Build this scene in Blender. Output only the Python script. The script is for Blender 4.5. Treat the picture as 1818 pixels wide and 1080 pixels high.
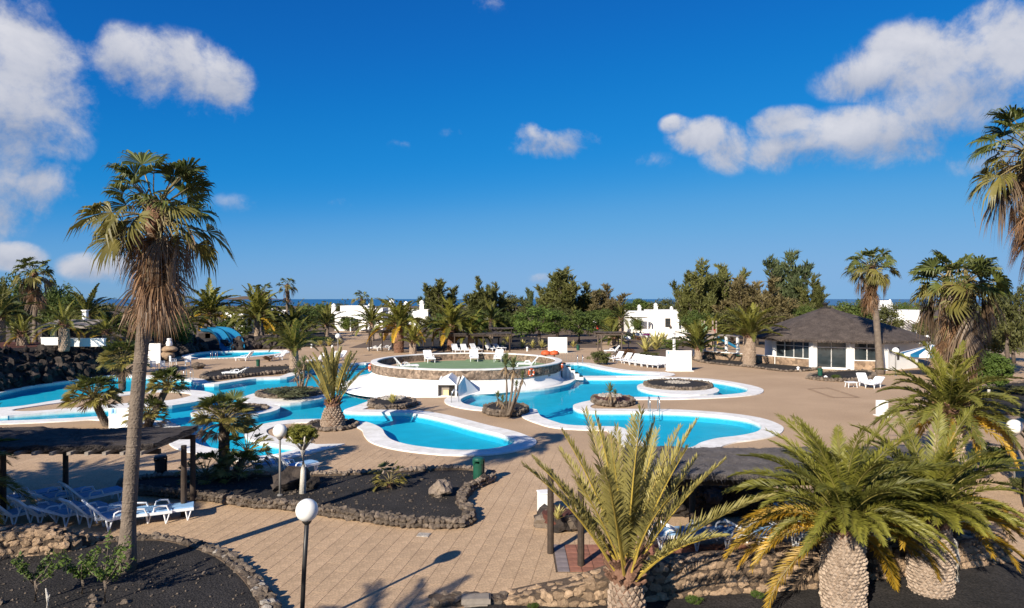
import bpy, bmesh, math, random
from mathutils import Vector, Matrix, geometry, noise
R = math.radians
rnd = random.Random(11)
sc = bpy.context.scene
col = sc.collection
for o in list(bpy.data.objects):
    bpy.data.objects.remove(o)

# ------------------------------------------------------------------ camera, sky, sun, exposure
H = 6.6            # eye height above the pool deck (a first-floor balcony)
F = 1212.0         # focal length in photo pixels (24 mm on full frame, 1818 px wide)
HOR = 531.0        # photo row of the horizon
cam = bpy.data.cameras.new('camera'); cam.lens = 24; cam.sensor_width = 36
cam.clip_start = 0.1; cam.clip_end = 60000
cam.shift_y = -(540 - HOR) / 1818
camo = bpy.data.objects.new('camera', cam); col.objects.link(camo)
camo.location = (0, 0, H); camo.rotation_euler = (R(90), 0, 0)
sc.camera = camo

SUN_EL = R(27.5)
SH_AZ = R(32.8)    # shadows fall away to the right of the view axis
sun = bpy.data.lights.new('sun', 'SUN'); sun.energy = 4.8; sun.angle = R(0.5); sun.color = (1.0, 0.90, 0.76)
suno = bpy.data.objects.new('sun', sun); col.objects.link(suno)
d = Vector((math.sin(SH_AZ) * math.cos(SUN_EL), math.cos(SH_AZ) * math.cos(SUN_EL), -math.sin(SUN_EL)))
suno.rotation_euler = d.to_track_quat('-Z', 'Y').to_euler(); suno.location = (-20, -30, 30)

world = bpy.data.worlds.new('World'); sc.world = world; world.use_nodes = True
WT = world.node_tree; WN = WT.nodes; WL = WT.links
WN.clear()
wout = WN.new('ShaderNodeOutputWorld'); wbg = WN.new('ShaderNodeBackground'); wbg.inputs[1].default_value = 0.07
WL.new(wbg.outputs[0], wout.inputs[0])
sky = WN.new('ShaderNodeTexSky'); sky.sky_type = 'NISHITA'; sky.sun_disc = False
sky.sun_elevation = SUN_EL; sky.sun_rotation = SH_AZ + math.pi
sky.altitude = 0; sky.air_density = 0.8; sky.dust_density = 0.1; sky.ozone_density = 2.5
tc = WN.new('ShaderNodeTexCoord'); sx = WN.new('ShaderNodeSeparateXYZ'); WL.new(tc.outputs['Generated'], sx.inputs[0])
def wm(op, a, b=None, c=None, clamp=False):
    n = WN.new('ShaderNodeMath'); n.operation = op; n.use_clamp = clamp
    for i, x in enumerate((a, b, c)):
        if x is None: continue
        if isinstance(x, (int, float)): n.inputs[i].default_value = x
        else: WL.new(x, n.inputs[i])
    return n.outputs[0]
def wnoise(scale, detail, rough, vec=None, dist=0.0):
    n = WN.new('ShaderNodeTexNoise'); n.inputs['Scale'].default_value = scale; n.inputs['Detail'].default_value = detail
    n.inputs['Roughness'].default_value = rough; n.inputs['Distortion'].default_value = dist
    WL.new(vec if vec else tc.outputs['Generated'], n.inputs['Vector'])
    return n.outputs[0]
az = wm('ARCTAN2', sx.outputs[0], sx.outputs[1]); el = wm('ARCSINE', sx.outputs[2])
n1 = wnoise(11, 9, 0.60, dist=0.35); n2 = wnoise(30, 8, 0.68); nbig = wnoise(2.6, 5, 0.5)
CLOUDS = [(50,150,130,110),(15,225,150,64),(-70,150,150,120),(300,128,140,62),(222,105,70,50),(395,150,62,58),(35,325,115,60),(-80,350,160,70),
 (985,256,80,30),(946,240,34,22),(1255,242,70,32),(1290,268,48,42),(1640,114,160,66),(1775,96,160,76),(1740,170,150,80),(1700,200,180,64),(1560,242,200,52),
 (1430,262,130,40),(1540,140,100,34),(1800,255,130,64),(1390,222,70,30),(1950,170,160,120),(806,240,26,14),(600,362,30,13),(415,360,44,16),
 (690,503,20,12),(965,497,28,14),(1160,290,44,20),(25,455,60,22),(172,475,70,24),(1200,222,30,18),(715,258,26,11),(60,20,90,26),(880,6,60,16)]
FAINT = {806, 600, 415, 1160, 715, 690, 880, 60}
dens = None; hsum = None
for (px, py, wx, wy) in CLOUDS:
    a0 = math.atan((px - 909) / F); e0 = math.atan((HOR - py) / F * math.cos(a0))
    ka = F / wx / math.cos(a0) ** 2 * 0.85; ke = F / wy * 0.85
    du = wm('MULTIPLY', wm('SUBTRACT', az, a0), ka); dv = wm('MULTIPLY', wm('SUBTRACT', el, e0), ke)
    q = wm('MAXIMUM', wm('SUBTRACT', 1.0, wm('MULTIPLY_ADD', du, du, wm('MULTIPLY', dv, dv))), 0.0)
    qh = wm('MULTIPLY', q, dv)
    big = min(1.0, wx / 60)
    qd = wm('MULTIPLY', q, 0.34 if px in FAINT else 0.54 + 0.72 * big)
    dens = qd if dens is None else wm('MAXIMUM', dens, qd)
    hsum = qh if hsum is None else wm('ADD', hsum, qh)
# unseen sky: same scattered cumulus, its cover set to whiten the fill light
out_side = wm('MULTIPLY', wm('SUBTRACT', wm('ABSOLUTE', az), 0.80), 4.0, clamp=True)
gen = wm('MULTIPLY', wm('SUBTRACT', nbig, 0.53), 6.0, clamp=True)
gen = wm('MULTIPLY', gen, wm('MULTIPLY', wm('SUBTRACT', el, 0.05), 6.0, clamp=True))
dens = wm('MAXIMUM', dens, wm('MULTIPLY', gen, out_side))
fld = wm('ADD', dens, wm('MULTIPLY', wm('SUBTRACT', n1, 0.5), 3.6))
fld = wm('ADD', fld, wm('MULTIPLY', wm('SUBTRACT', n2, 0.5), 1.5))
fld = wm('ADD', fld, wm('MULTIPLY', hsum, 0.45))   # crisp tops, frayed bases
mr = WN.new('ShaderNodeMapRange'); mr.interpolation_type = 'SMOOTHSTEP'
mr.inputs['From Min'].default_value = 0.12; mr.inputs['From Max'].default_value = 1.38
WL.new(fld, mr.inputs['Value'])
gate = wm('MULTIPLY', dens, 2.2, clamp=True)
mask = wm('MULTIPLY', wm('MULTIPLY', mr.outputs[0], gate), 0.93)
shade = wm('ADD', wm('MULTIPLY', hsum, 0.55), wm('MULTIPLY_ADD', wm('SUBTRACT', n1, 0.5), 1.4, 0.52), clamp=True)
ccol = WN.new('ShaderNodeMix'); ccol.data_type = 'RGBA'
ccol.inputs['A'].default_value = (2.3, 2.8, 4.0, 1); ccol.inputs['B'].default_value = (6.5, 6.5, 6.9, 1)
WL.new(shade, ccol.inputs['Factor'])
# the camera's rendering of the clear sky: deep polarised blue overhead, pale blue at the horizon
sc1 = WN.new('ShaderNodeVectorMath'); sc1.operation = 'SCALE'; sc1.inputs['Scale'].default_value = 0.1; WL.new(sky.outputs[0], sc1.inputs[0])
cur = WN.new('ShaderNodeRGBCurve'); WL.new(sc1.outputs[0], cur.inputs['Color'])
for ch, pts in enumerate((((0, 0), (.111, .005), (.171, .008), (.254, .022), (.386, .095), (.657, .18), (1, .20)),
                          ((0, 0), (.20, .118), (.30, .182), (.42, .239), (.62, .331), (.843, .375), (1, .39)),
                          ((0, 0), (.378, .445), (.53, .55), (.68, .614), (.83, .640), (1, .65)))):
    c_ = cur.mapping.curves[ch]
    c_.points[0].location = pts[0]; c_.points[1].location = pts[-1]
    for q in pts[1:-1]: c_.points.new(*q)
cur.mapping.extend = 'HORIZONTAL'; cur.mapping.update()
sc2 = WN.new('ShaderNodeVectorMath'); sc2.operation = 'SCALE'; sc2.inputs['Scale'].default_value = 10.0; WL.new(cur.outputs[0], sc2.inputs[0])
cm = WN.new('ShaderNodeMix'); cm.data_type = 'RGBA'
WL.new(mask, cm.inputs['Factor']); WL.new(sc2.outputs[0], cm.inputs['A']); WL.new(ccol.outputs['Result'], cm.inputs['B'])
WL.new(cm.outputs['Result'], wbg.inputs[0])
world.cycles.sampling_method = 'MANUAL'; world.cycles.sample_map_resolution = 512

vs = sc.view_settings
vs.view_transform = 'Standard'; vs.look = 'None'; vs.exposure = 0.7; vs.gamma = 1.0; vs.use_curve_mapping = False
sc.cycles.max_bounces = 6; sc.cycles.diffuse_bounces = 2; sc.cycles.glossy_bounces = 3; sc.cycles.transparent_max_bounces = 8
sc.cycles.caustics_reflective = False; sc.cycles.caustics_refractive = False

# ------------------------------------------------------------------ helpers
def W(px, py, z=0.0):
    """point of the place that stands at height z under a photo pixel"""
    Y = F * (H - z) / (py - HOR)
    return Vector(((px - 909) * Y / F, Y, z))
def WY(px, py, Y):
    """point at distance Y seen at a photo pixel"""
    return Vector(((px - 909) * Y / F, Y, H - (py - HOR) * Y / F))
def Yof(py, z=0.0): return F * (H - z) / (py - HOR)
ORD = ['first','second','third','fourth','fifth','sixth','seventh','eighth','ninth','tenth','eleventh','twelfth','thirteenth','fourteenth','fifteenth','sixteenth','seventeenth','eighteenth','nineteenth','twentieth']

class MB:
    def __init__(s): s.v = []; s.f = []; s.m = []
    def quad(s, a, b, c, d, mi=0):
        n = len(s.v); s.v += [tuple(a), tuple(b), tuple(c), tuple(d)]; s.f.append((n, n+1, n+2, n+3)); s.m.append(mi)
    def tri(s, a, b, c, mi=0):
        n = len(s.v); s.v += [tuple(a), tuple(b), tuple(c)]; s.f.append((n, n+1, n+2)); s.m.append(mi)
    def raw(s, vs, fs, mi=0):
        n = len(s.v); s.v += [tuple(p) for p in vs]
        for f in fs: s.f.append(tuple(i + n for i in f)); s.m.append(mi)
    def box(s, c, size, rz=0.0, mi=0, M=None, taper=1.0):
        x, y, z = (k / 2 for k in size); P = []
        for (a, b, e) in ((-1,-1,-1),(1,-1,-1),(1,1,-1),(-1,1,-1),(-1,-1,1),(1,-1,1),(1,1,1),(-1,1,1)):
            k = taper if e > 0 else 1.0
            p = Vector((a * x * k, b * y * k, e * z))
            if M is not None: p = M @ p
            elif rz: p = Vector((p.x * math.cos(rz) - p.y * math.sin(rz), p.x * math.sin(rz) + p.y * math.cos(rz), p.z))
            P.append(p + Vector(c))
        s.raw(P, [(0,3,2,1),(4,5,6,7),(0,1,5,4),(1,2,6,5),(2,3,7,6),(3,0,4,7)], mi)
        return s
    def tube(s, pts, rad, n=8, mi=0, cap=True):
        pts = [Vector(p) for p in pts]
        if isinstance(rad, (int, float)): rad = [rad] * len(pts)
        base = len(s.v); up = Vector((0, 0, 1))
        for i, p in enumerate(pts):
            t = (pts[min(i + 1, len(pts) - 1)] - pts[max(i - 1, 0)])
            t = t.normalized() if t.length > 1e-9 else Vector((0, 0, 1))
            a = t.cross(up)
            if a.length < 1e-3: a = t.cross(Vector((1, 0, 0)))
            a.normalize(); b = a.cross(t)
            for k in range(n):
                an = 2 * math.pi * k / n
                s.v.append(tuple(p + (a * math.cos(an) + b * math.sin(an)) * rad[i]))
        for i in range(len(pts) - 1):
            for k in range(n):
                k2 = (k + 1) % n
                s.f.append((base + i*n + k, base + i*n + k2, base + (i+1)*n + k2, base + (i+1)*n + k)); s.m.append(mi)
        if cap:
            s.f.append(tuple(base + k for k in range(n))[::-1]); s.m.append(mi)
            s.f.append(tuple(base + (len(pts)-1)*n + k for k in range(n))); s.m.append(mi)
        return s
    def lathe(s, prof, n=24, c=(0, 0, 0), mi=0, sxy=(1, 1), jit=0, seed=0):
        base = len(s.v); rr = random.Random(seed)
        for (r, z) in prof:
            for k in range(n):
                an = 2 * math.pi * k / n; q = 1 + jit * (rr.random() - .5)
                s.v.append((c[0] + r * q * sxy[0] * math.cos(an), c[1] + r * q * sxy[1] * math.sin(an), c[2] + z))
        for i in range(len(prof) - 1):
            for k in range(n):
                k2 = (k + 1) % n
                s.f.append((base + i*n + k, base + i*n + k2, base + (i+1)*n + k2, base + (i+1)*n + k)); s.m.append(mi)
        return s
    def prism(s, poly, z0, z1, mi=0, mside=None):
        n = len(poly); b = len(s.v)
        if sum(poly[i][0]*poly[(i+1)%n][1]-poly[(i+1)%n][0]*poly[i][1] for i in range(n)) < 0: poly = poly[::-1]
        s.v += [(p[0], p[1], z0) for p in poly] + [(p[0], p[1], z1) for p in poly]
        for t in geometry.tessellate_polygon([[Vector((p[0], p[1], 0)) for p in poly]]):
            a, bb, c = t
            A, B2, C = (poly[i] for i in t)
            if (B2[0]-A[0])*(C[1]-A[1])-(B2[1]-A[1])*(C[0]-A[0]) < 0: bb, c = c, bb
            s.f.append((b+n+a, b+n+bb, b+n+c)); s.m.append(mi)
            s.f.append((b+c, b+bb, b+a)); s.m.append(mi)
        for i in range(n):
            j = (i+1) % n
            s.f.append((b+i, b+j, b+n+j, b+n+i)); s.m.append(mi if mside is None else mside)
        return s
    def mesh(s, name, mats, smooth=False):
        me = bpy.data.meshes.new(name); me.from_pydata(s.v, [], s.f)
        if not isinstance(mats, (list, tuple)): mats = [mats]
        for m in mats: me.materials.append(m)
        if any(s.m): me.polygons.foreach_set('material_index', s.m)
        if smooth: me.polygons.foreach_set('use_smooth', [True] * len(s.f))
        me.update(); return me
    def build(s, name, mats, parent=None, smooth=False, loc=None, rz=0, scale=None):
        return put(s.mesh(name, mats, smooth), name, parent, loc, rz, scale)
def put(me, name, parent=None, loc=None, rz=0, scale=None, rot=None):
    o = bpy.data.objects.new(name, me); col.objects.link(o)
    if parent is not None: o.parent = parent
    if loc is not None: o.location = loc
    if rot is not None: o.rotation_euler = rot
    elif rz: o.rotation_euler = (0, 0, rz)
    if scale is not None: o.scale = scale if hasattr(scale, '__len__') else (scale,) * 3
    return o
def tag(o, label, cat, group=None):
    o['label'] = label; o['category'] = cat
    if group: o['group'] = group
    return o
def thing(name, label, cat, loc=(0, 0, 0), rz=0, group=None, scale=None):
    o = put(None, name, None, loc, rz, scale); o.empty_display_size = .2
    return tag(o, label, cat, group)
def struct(o): o['kind'] = 'structure'; return o
def stuff(o): o['kind'] = 'stuff'; return o
def smooth_loop(pts, n=5, closed=True):
    out = []; N = len(pts)
    rng = range(N) if closed else range(N - 1)
    for i in rng:
        if closed: p0, p1, p2, p3 = pts[(i-1) % N], pts[i], pts[(i+1) % N], pts[(i+2) % N]
        else: p0, p1, p2, p3 = pts[max(i-1,0)], pts[i], pts[i+1], pts[min(i+2,N-1)]
        for k in range(n):
            t = k / n
            out.append(tuple(0.5*((2*p1[j])+(-p0[j]+p2[j])*t+(2*p0[j]-5*p1[j]+4*p2[j]-p3[j])*t*t+(-p0[j]+3*p1[j]-3*p2[j]+p3[j])*t**3) for j in range(2)))
    if not closed: out.append(tuple(pts[-1][:2]))
    return out
def wl(pts, n=5, closed=True):
    return smooth_loop([tuple(W(*p)[:2]) for p in pts], n, closed)
def ell(px, py, hx, hy, n=28):
    c = W(px, py); l = W(px - hx, py); f = W(px, py - hy); b = W(px, py + hy)
    rx = c.x - l.x; ry = (f.y - b.y) / 2; cy = (f.y + b.y) / 2
    return [(c.x + rx*math.cos(2*math.pi*i/n), cy + ry*math.sin(2*math.pi*i/n)) for i in range(n)]
def inside(p, poly):
    x, y = p; c = False; j = len(poly) - 1
    for i in range(len(poly)):
        xi, yi = poly[i]; xj, yj = poly[j]
        if (yi > y) != (yj > y) and x < (xj - xi) * (y - yi) / (yj - yi) + xi: c = not c
        j = i
    return c
def area2(poly): return sum(poly[i][0]*poly[(i+1)%len(poly)][1]-poly[(i+1)%len(poly)][0]*poly[i][1] for i in range(len(poly)))
def offset(poly, dist):
    sgn = 1 if area2(poly) > 0 else -1; out = []; n = len(poly)
    for i in range(n):
        a, b, c = Vector(poly[i-1]), Vector(poly[i]), Vector(poly[(i+1) % n])
        e1 = (b - a); e2 = (c - b)
        n1_ = Vector((e1.y, -e1.x)); n2_ = Vector((e2.y, -e2.x))
        if n1_.length > 1e-9: n1_.normalize()
        if n2_.length > 1e-9: n2_.normalize()
        nn = n1_ + n2_
        if nn.length < 1e-6: nn = n1_
        nn.normalize(); k = max(0.5, nn.dot(n1_))
        out.append(tuple(b + nn * (sgn * dist / k)))
    return out
def resample(pts, step, closed=True):
    P = [Vector(p[:2]) for p in pts]
    if closed: P.append(P[0])
    out = []; acc = 0.0; nxt = 0.0
    for a, b in zip(P, P[1:]):
        L = (b - a).length
        while L > 1e-9 and nxt <= acc + L:
            t = (nxt - acc) / L; out.append((a.lerp(b, t), (b - a).normalized())); nxt += step
        acc += L
    return out

# ------------------------------------------------------------------ materials
MATS = {}
def mat(name, rgb, rough=0.8, var=0.18, scale=4.0, bump=0.0, bscale=30.0, rand=0.0, transl=0.0, metal=0.0, spec=0.3, rgb2=None, coords='Object', vor=0.0, vscale=10.0, fine=0.0, fscale=120.0):
    m = bpy.data.materials.new(name); m.use_nodes = True; T = m.node_tree; N = T.nodes; L = T.links
    b = N['Principled BSDF']; b.inputs['Roughness'].default_value = rough; b.inputs['Metallic'].default_value = metal
    b.inputs['Specular IOR Level'].default_value = spec
    tcn = N.new('ShaderNodeTexCoord')
    nz = N.new('ShaderNodeTexNoise'); nz.inputs['Scale'].default_value = scale; nz.inputs['Detail'].default_value = 6; nz.inputs['Roughness'].default_value = .6
    L.new(tcn.outputs[coords], nz.inputs['Vector'])
    mx = N.new('ShaderNodeMix'); mx.data_type = 'RGBA'
    c2 = rgb2 if rgb2 else tuple(min(1, c * (1 + var)) for c in rgb)
    c1 = rgb if rgb2 else tuple(c * (1 - var) for c in rgb)
    mx.inputs['A'].default_value = (*c1, 1); mx.inputs['B'].default_value = (*c2, 1)
    mrn = N.new('ShaderNodeMapRange'); mrn.inputs['From Min'].default_value = .3; mrn.inputs['From Max'].default_value = .7
    L.new(nz.outputs[0], mrn.inputs['Value']); L.new(mrn.outputs[0], mx.inputs['Factor'])
    out = mx.outputs['Result']
    def mulv(out, val_socket):
        h = N.new('ShaderNodeHueSaturation'); L.new(out, h.inputs['Color']); L.new(val_socket, h.inputs['Value']); return h.outputs[0]
    if rand:
        oi = N.new('ShaderNodeObjectInfo'); r2 = N.new('ShaderNodeMapRange')
        r2.inputs['To Min'].default_value = 1 - rand; r2.inputs['To Max'].default_value = 1 + rand
        L.new(oi.outputs['Random'], r2.inputs['Value']); out = mulv(out, r2.outputs[0])
    height = None
    if vor:
        vo = N.new('ShaderNodeTexVoronoi'); vo.inputs['Scale'].default_value = vscale; L.new(tcn.outputs[coords], vo.inputs['Vector'])
        r3 = N.new('ShaderNodeMapRange'); r3.inputs['To Min'].default_value = 1 - vor; r3.inputs['To Max'].default_value = 1 + vor
        sp = N.new('ShaderNodeSeparateColor'); L.new(vo.outputs['Color'], sp.inputs[0]); L.new(sp.outputs[0], r3.inputs['Value']); out = mulv(out, r3.outputs[0])
        height = vo.outputs['Distance']
    if fine:
        n4 = N.new('ShaderNodeTexNoise'); n4.inputs['Scale'].default_value = fscale; n4.inputs['Detail'].default_value = 2; L.new(tcn.outputs[coords], n4.inputs['Vector'])
        r4 = N.new('ShaderNodeMapRange'); r4.inputs['From Min'].default_value = .3; r4.inputs['From Max'].default_value = .7
        r4.inputs['To Min'].default_value = 1 - fine; r4.inputs['To Max'].default_value = 1 + fine
        L.new(n4.outputs[0], r4.inputs['Value']); out = mulv(out, r4.outputs[0])
    L.new(out, b.inputs['Base Color'])
    if bump:
        n3 = N.new('ShaderNodeTexNoise'); n3.inputs['Scale'].default_value = bscale; n3.inputs['Detail'].default_value = 5; L.new(tcn.outputs[coords], n3.inputs['Vector'])
        bp = N.new('ShaderNodeBump'); bp.inputs['Strength'].default_value = min(1, bump); bp.inputs['Distance'].default_value = 0.05
        hh = n3.outputs[0]
        if height is not None:
            ad = N.new('ShaderNodeMath'); ad.operation = 'SUBTRACT'; L.new(n3.outputs[0], ad.inputs[0]); L.new(height, ad.inputs[1]); hh = ad.outputs[0]
        L.new(hh, bp.inputs['Height']); L.new(bp.outputs[0], b.inputs['Normal'])
    if transl:
        tr = N.new('ShaderNodeBsdfTranslucent'); L.new(out, tr.inputs['Color'])
        ms = N.new('ShaderNodeMixShader'); ms.inputs[0].default_value = transl
        L.new(b.outputs[0], ms.inputs[1]); L.new(tr.outputs[0], ms.inputs[2]); L.new(ms.outputs[0], N['Material Output'].inputs['Surface'])
    MATS[name] = m; return m
M = MATS
mat('earth', (.10, .075, .055), .95, rgb2=(.17, .12, .085), scale=.3, bump=.4, bscale=8, fine=.2, fscale=40)
mat('deck', (.40, .276, .170), .9, rgb2=(.50, .352, .222), scale=.22, bump=.35, bscale=60, fine=.16, fscale=14)
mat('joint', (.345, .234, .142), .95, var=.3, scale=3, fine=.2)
mat('slab', (.425, .292, .178), .9, rgb2=(.535, .378, .236), scale=.55, bump=.35, bscale=70, rand=.06, fine=.24, fscale=22)
mat('coping', (.66, .64, .59), .8, rgb2=(.84, .83, .80), scale=1.3, bump=.2, bscale=14, fine=.07, fscale=6)
mat('white', (.78, .77, .74), .7, rgb2=(.85, .84, .81), scale=1.1, bump=.08, bscale=10)
mat('gravel', (.016, .015, .0145), .95, rgb2=(.038, .034, .032), scale=1.0, bump=1, bscale=22, fine=.65, fscale=24)
mat('red_gravel', (.075, .026, .019), .95, rgb2=(.12, .045, .03), scale=1.0, bump=.8, bscale=30, fine=.4, fscale=30)
mat('pale_gravel', (.42, .38, .33), .95, var=.3, scale=6, bump=.8, bscale=30, fine=.3, fscale=30)
mat('lava', (.020, .017, .016), .9, rgb2=(.068, .053, .044), scale=2.2, bump=1, bscale=9, rand=.45)
mat('stone', (.27, .18, .112), .9, rgb2=(.47, .335, .215), scale=3.5, bump=.8, bscale=16, rand=.30, fine=.15, fscale=60)
mat('stone_dark', (.105, .082, .064), .92, rgb2=(.24, .19, .145), scale=3.0, bump=.9, bscale=18, rand=.4)
mat('mortar', (.095, .068, .048), .95, var=.35, scale=5, bump=.8, bscale=25)
mat('rubble', (.12, .088, .065), .93, rgb2=(.27, .20, .145), scale=3, bump=1, bscale=12, vor=.45, vscale=5.5)
mat('rubble_big', (.20, .135, .09), .93, rgb2=(.34, .24, .16), scale=1.5, bump=1, bscale=8, vor=.4, vscale=3.2)
mat('wood', (.035, .026, .020), .75, rgb2=(.065, .046, .034), scale=6, bump=.3, bscale=20)
mat('wood_old', (.22, .19, .16), .85, rgb2=(.30, .26, .22), scale=6, bump=.3, bscale=30)
mat('thatch', (.045, .037, .034), .95, rgb2=(.090, .076, .068), scale=2.5, bump=1, bscale=55, fine=.4, fscale=60)  # dark tone also holds the palm shade on the left roof
mat('thatch_sunlit', (.10, .088, .080), .95, rgb2=(.19, .168, .155), scale=2.5, bump=1, bscale=55, fine=.4, fscale=30)  # thatch with the right roof's sunlight put into the colour
mat('thatch_bar', (.050, .039, .033), .95, rgb2=(.108, .086, .073), scale=1.4, bump=1, bscale=14, fine=.4, fscale=12)
mat('plastic', (.78, .80, .82), .45, var=.05, scale=3, spec=.5)
mat('cushion', (.24, .42, .64), .7, var=.12, scale=8)  # blue stands in for the shade tint on white loungers
mat('globe', (.86, .85, .80), .25, rgb2=(.78, .76, .70), scale=5, spec=.5)
mat('black_metal', (.018, .017, .016), .45, var=.2, spec=.5)
mat('grey_metal', (.20, .19, .175), .5, var=.2, spec=.5)
mat('steel', (.62, .63, .64), .25, var=.05, metal=1)
mat('green_plastic', (.010, .075, .045), .4, var=.2, spec=.5)
mat('orange', (.55, .10, .03), .5, var=.15, scale=5)
mat('turf', (.16, .25, .12), .95, rgb2=(.22, .31, .17), scale=1.2, bump=.4, bscale=60, fine=.15)
mat('slide_blue', (.012, .12, .24), .3, rgb2=(.016, .17, .31), scale=2, spec=.6)  # darkened to carry the tree shade over the water slide
mat('glass', (.03, .04, .045), .06, var=.3, scale=.8, spec=.8)
mat('dark_in', (.02, .018, .016), .9, var=.3)
mat('terracotta', (.23, .10, .065), .8, rgb2=(.33, .15, .10), scale=4, rand=.2, bump=.2)
mat('tile_grey', (.20, .17, .17), .8, var=.2, scale=4, rand=.2)
mat('roof_brown', (.30, .24, .19), .8, var=.2, scale=3)
mat('yellow_paint', (.75, .66, .32), .7, var=.08)
mat('blue_print', (.05, .20, .42), .6, var=.05)
mat('cloth_blue', (.16, .42, .66), .8, rgb2=(.55, .72, .85), scale=3)
mat('red_cloth', (.62, .035, .03), .85, var=.15)
mat('black_cloth', (.02, .02, .025), .9, var=.2)
mat('skin', (.42, .25, .17), .6, var=.08)
mat('bark_palm', (.125, .098, .076), .92, rgb2=(.22, .175, .135), scale=3, bump=.9, bscale=20)
mat('bark_date', (.23, .165, .115), .92, rgb2=(.40, .31, .235), scale=5, bump=.8, bscale=20)
mat('bark_scale', (.22, .16, .115), .92, rgb2=(.50, .40, .31), scale=11, bump=.6, bscale=25)
mat('bark_red', (.125, .062, .038), .92, rgb2=(.23, .13, .085), scale=6, bump=.8, bscale=20)
mat('bark_white', (.50, .46, .40), .8, rgb2=(.66, .62, .55), scale=5, bump=.4)
mat('bark', (.085, .065, .05), .92, rgb2=(.16, .125, .10), scale=5, bump=.8)
LG = dict(rough=.5, spec=.45, rand=.22, transl=.28, scale=1.5)
mat('frond_young', (.150, .155, .024), rgb2=(.26, .245, .038), **LG)
mat('frond_green', (.088, .098, .020), rgb2=(.19, .185, .032), **LG)
mat('frond_old', (.27, .19, .022), rgb2=(.58, .34, .028), **LG)
mat('frond_olive', (.24, .215, .062), rgb2=(.40, .34, .105), **LG)
mat('frond_dead', (.20, .135, .075), rgb2=(.33, .23, .13), **LG)
mat('frond_dark', (.040, .060, .018), rgb2=(.090, .110, .028), **LG)
mat('rachis', (.22, .19, .05), .5, var=.2, rand=.2)
mat('rachis_yellow', (.44, .32, .06), .5, var=.2, rand=.2)
mat('fan_green', (.062, .084, .020), rgb2=(.150, .165, .034), **LG)
mat('fan_olive', (.120, .115, .026), rgb2=(.24, .20, .048), **LG)
mat('fan_dead', (.095, .062, .038), rgb2=(.26, .182, .115), **LG)  # darkened to carry the shade on the left palm's skirt
mat('fan_red', (.19, .100, .050), rgb2=(.35, .21, .115), **LG)
mat('petiole', (.20, .16, .07), .6, var=.25, rand=.2)
LT = dict(rough=.6, spec=.25, rand=.15, transl=.22)
mat('needle', (.066, .080, .024), rgb2=(.165, .160, .046), scale=.35, **LT)
mat('needle_brown', (.110, .092, .040), rgb2=(.22, .175, .078), scale=.35, **LT)
mat('needle_blue', (.052, .076, .034), rgb2=(.120, .140, .056), scale=.35, **LT)
mat('leaf', (.052, .084, .018), rgb2=(.130, .165, .034), scale=.5, **LT)
mat('leaf_light', (.060, .105, .020), rgb2=(.125, .180, .034), scale=.5, **LT)
mat('leaf_olive', (.070, .080, .024), rgb2=(.140, .138, .042), scale=.5, **LT)
mat('leaf_yellow', (.115, .130, .022), rgb2=(.22, .215, .040), scale=.8, **LT)
mat('leaf_dry', (.115, .060, .028), rgb2=(.19, .10, .05), scale=.8, **LT)
mat('leaf_grey', (.095, .110, .055), rgb2=(.18, .185, .095), scale=.8, **LT)
mat('leaf_purple', (.20, .015, .16), rgb2=(.30, .03, .25), scale=.8, **LT)
mat('agave', (.40, .36, .10), rgb2=(.62, .54, .20), **LG)
mat('agave_green', (.12, .15, .05), rgb2=(.24, .25, .09), **LG)

def water_mat(name, tint, refl_rough, bscale, bstr):
    m = bpy.data.materials.new(name); m.use_nodes = True; T = m.node_tree; N = T.nodes; L = T.links
    N.remove(N['Principled BSDF'])
    tr = N.new('ShaderNodeBsdfTransparent'); tr.inputs[0].default_value = (*tint, 1)
    gl = N.new('ShaderNodeBsdfGlossy'); gl.inputs['Roughness'].default_value = refl_rough
    ge = N.new('ShaderNodeNewGeometry'); dt = N.new('ShaderNodeVectorMath'); dt.operation = 'DOT_PRODUCT'
    def mm(op, a, b=None):
        n = N.new('ShaderNodeMath'); n.operation = op
        for i, x in enumerate((a, b)):
            if x is None: continue
            if isinstance(x, (int, float)): n.inputs[i].default_value = x
            else: L.new(x, n.inputs[i])
        return n.outputs[0]
    t2 = N.new('ShaderNodeTexCoord'); nz = N.new('ShaderNodeTexNoise'); nz.inputs['Scale'].default_value = bscale; nz.inputs['Detail'].default_value = 3
    L.new(t2.outputs['Object'], nz.inputs['Vector'])
    bp = N.new('ShaderNodeBump'); bp.inputs['Strength'].default_value = bstr; bp.inputs['Distance'].default_value = .02; L.new(nz.outputs[0], bp.inputs['Height'])
    L.new(bp.outputs[0], gl.inputs['Normal']); L.new(bp.outputs[0], dt.inputs[0]); L.new(ge.outputs['Incoming'], dt.inputs[1])
    # Schlick reflectance (softened as through a polarising filter), the same from above and below so that sunlight reaches the pool floor
    frn = mm('ADD', mm('MULTIPLY', mm('POWER', mm('SUBTRACT', 1.0, mm('MINIMUM', mm('ABSOLUTE', dt.outputs['Value']), 1.0)), 5.0), .24), .02)
    mx = N.new('ShaderNodeMixShader'); L.new(frn, mx.inputs[0]); L.new(tr.outputs[0], mx.inputs[1]); L.new(gl.outputs[0], mx.inputs[2])
    L.new(mx.outputs[0], N['Material Output'].inputs['Surface']); M[name] = m; return m
water_mat('pool_water', (.66, .94, .985), .04, 3.2, .30)
mat('pool_floor', (.016, .41, .545), .7, rgb2=(.024, .47, .61), scale=.35, fine=.06, fscale=1.6)
mat('pool_wall', (.03, .40, .54), .7, var=.08)
mat('sea', (.006, .055, .15), .28, rgb2=(.008, .075, .19), scale=.004, spec=.25)

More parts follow.
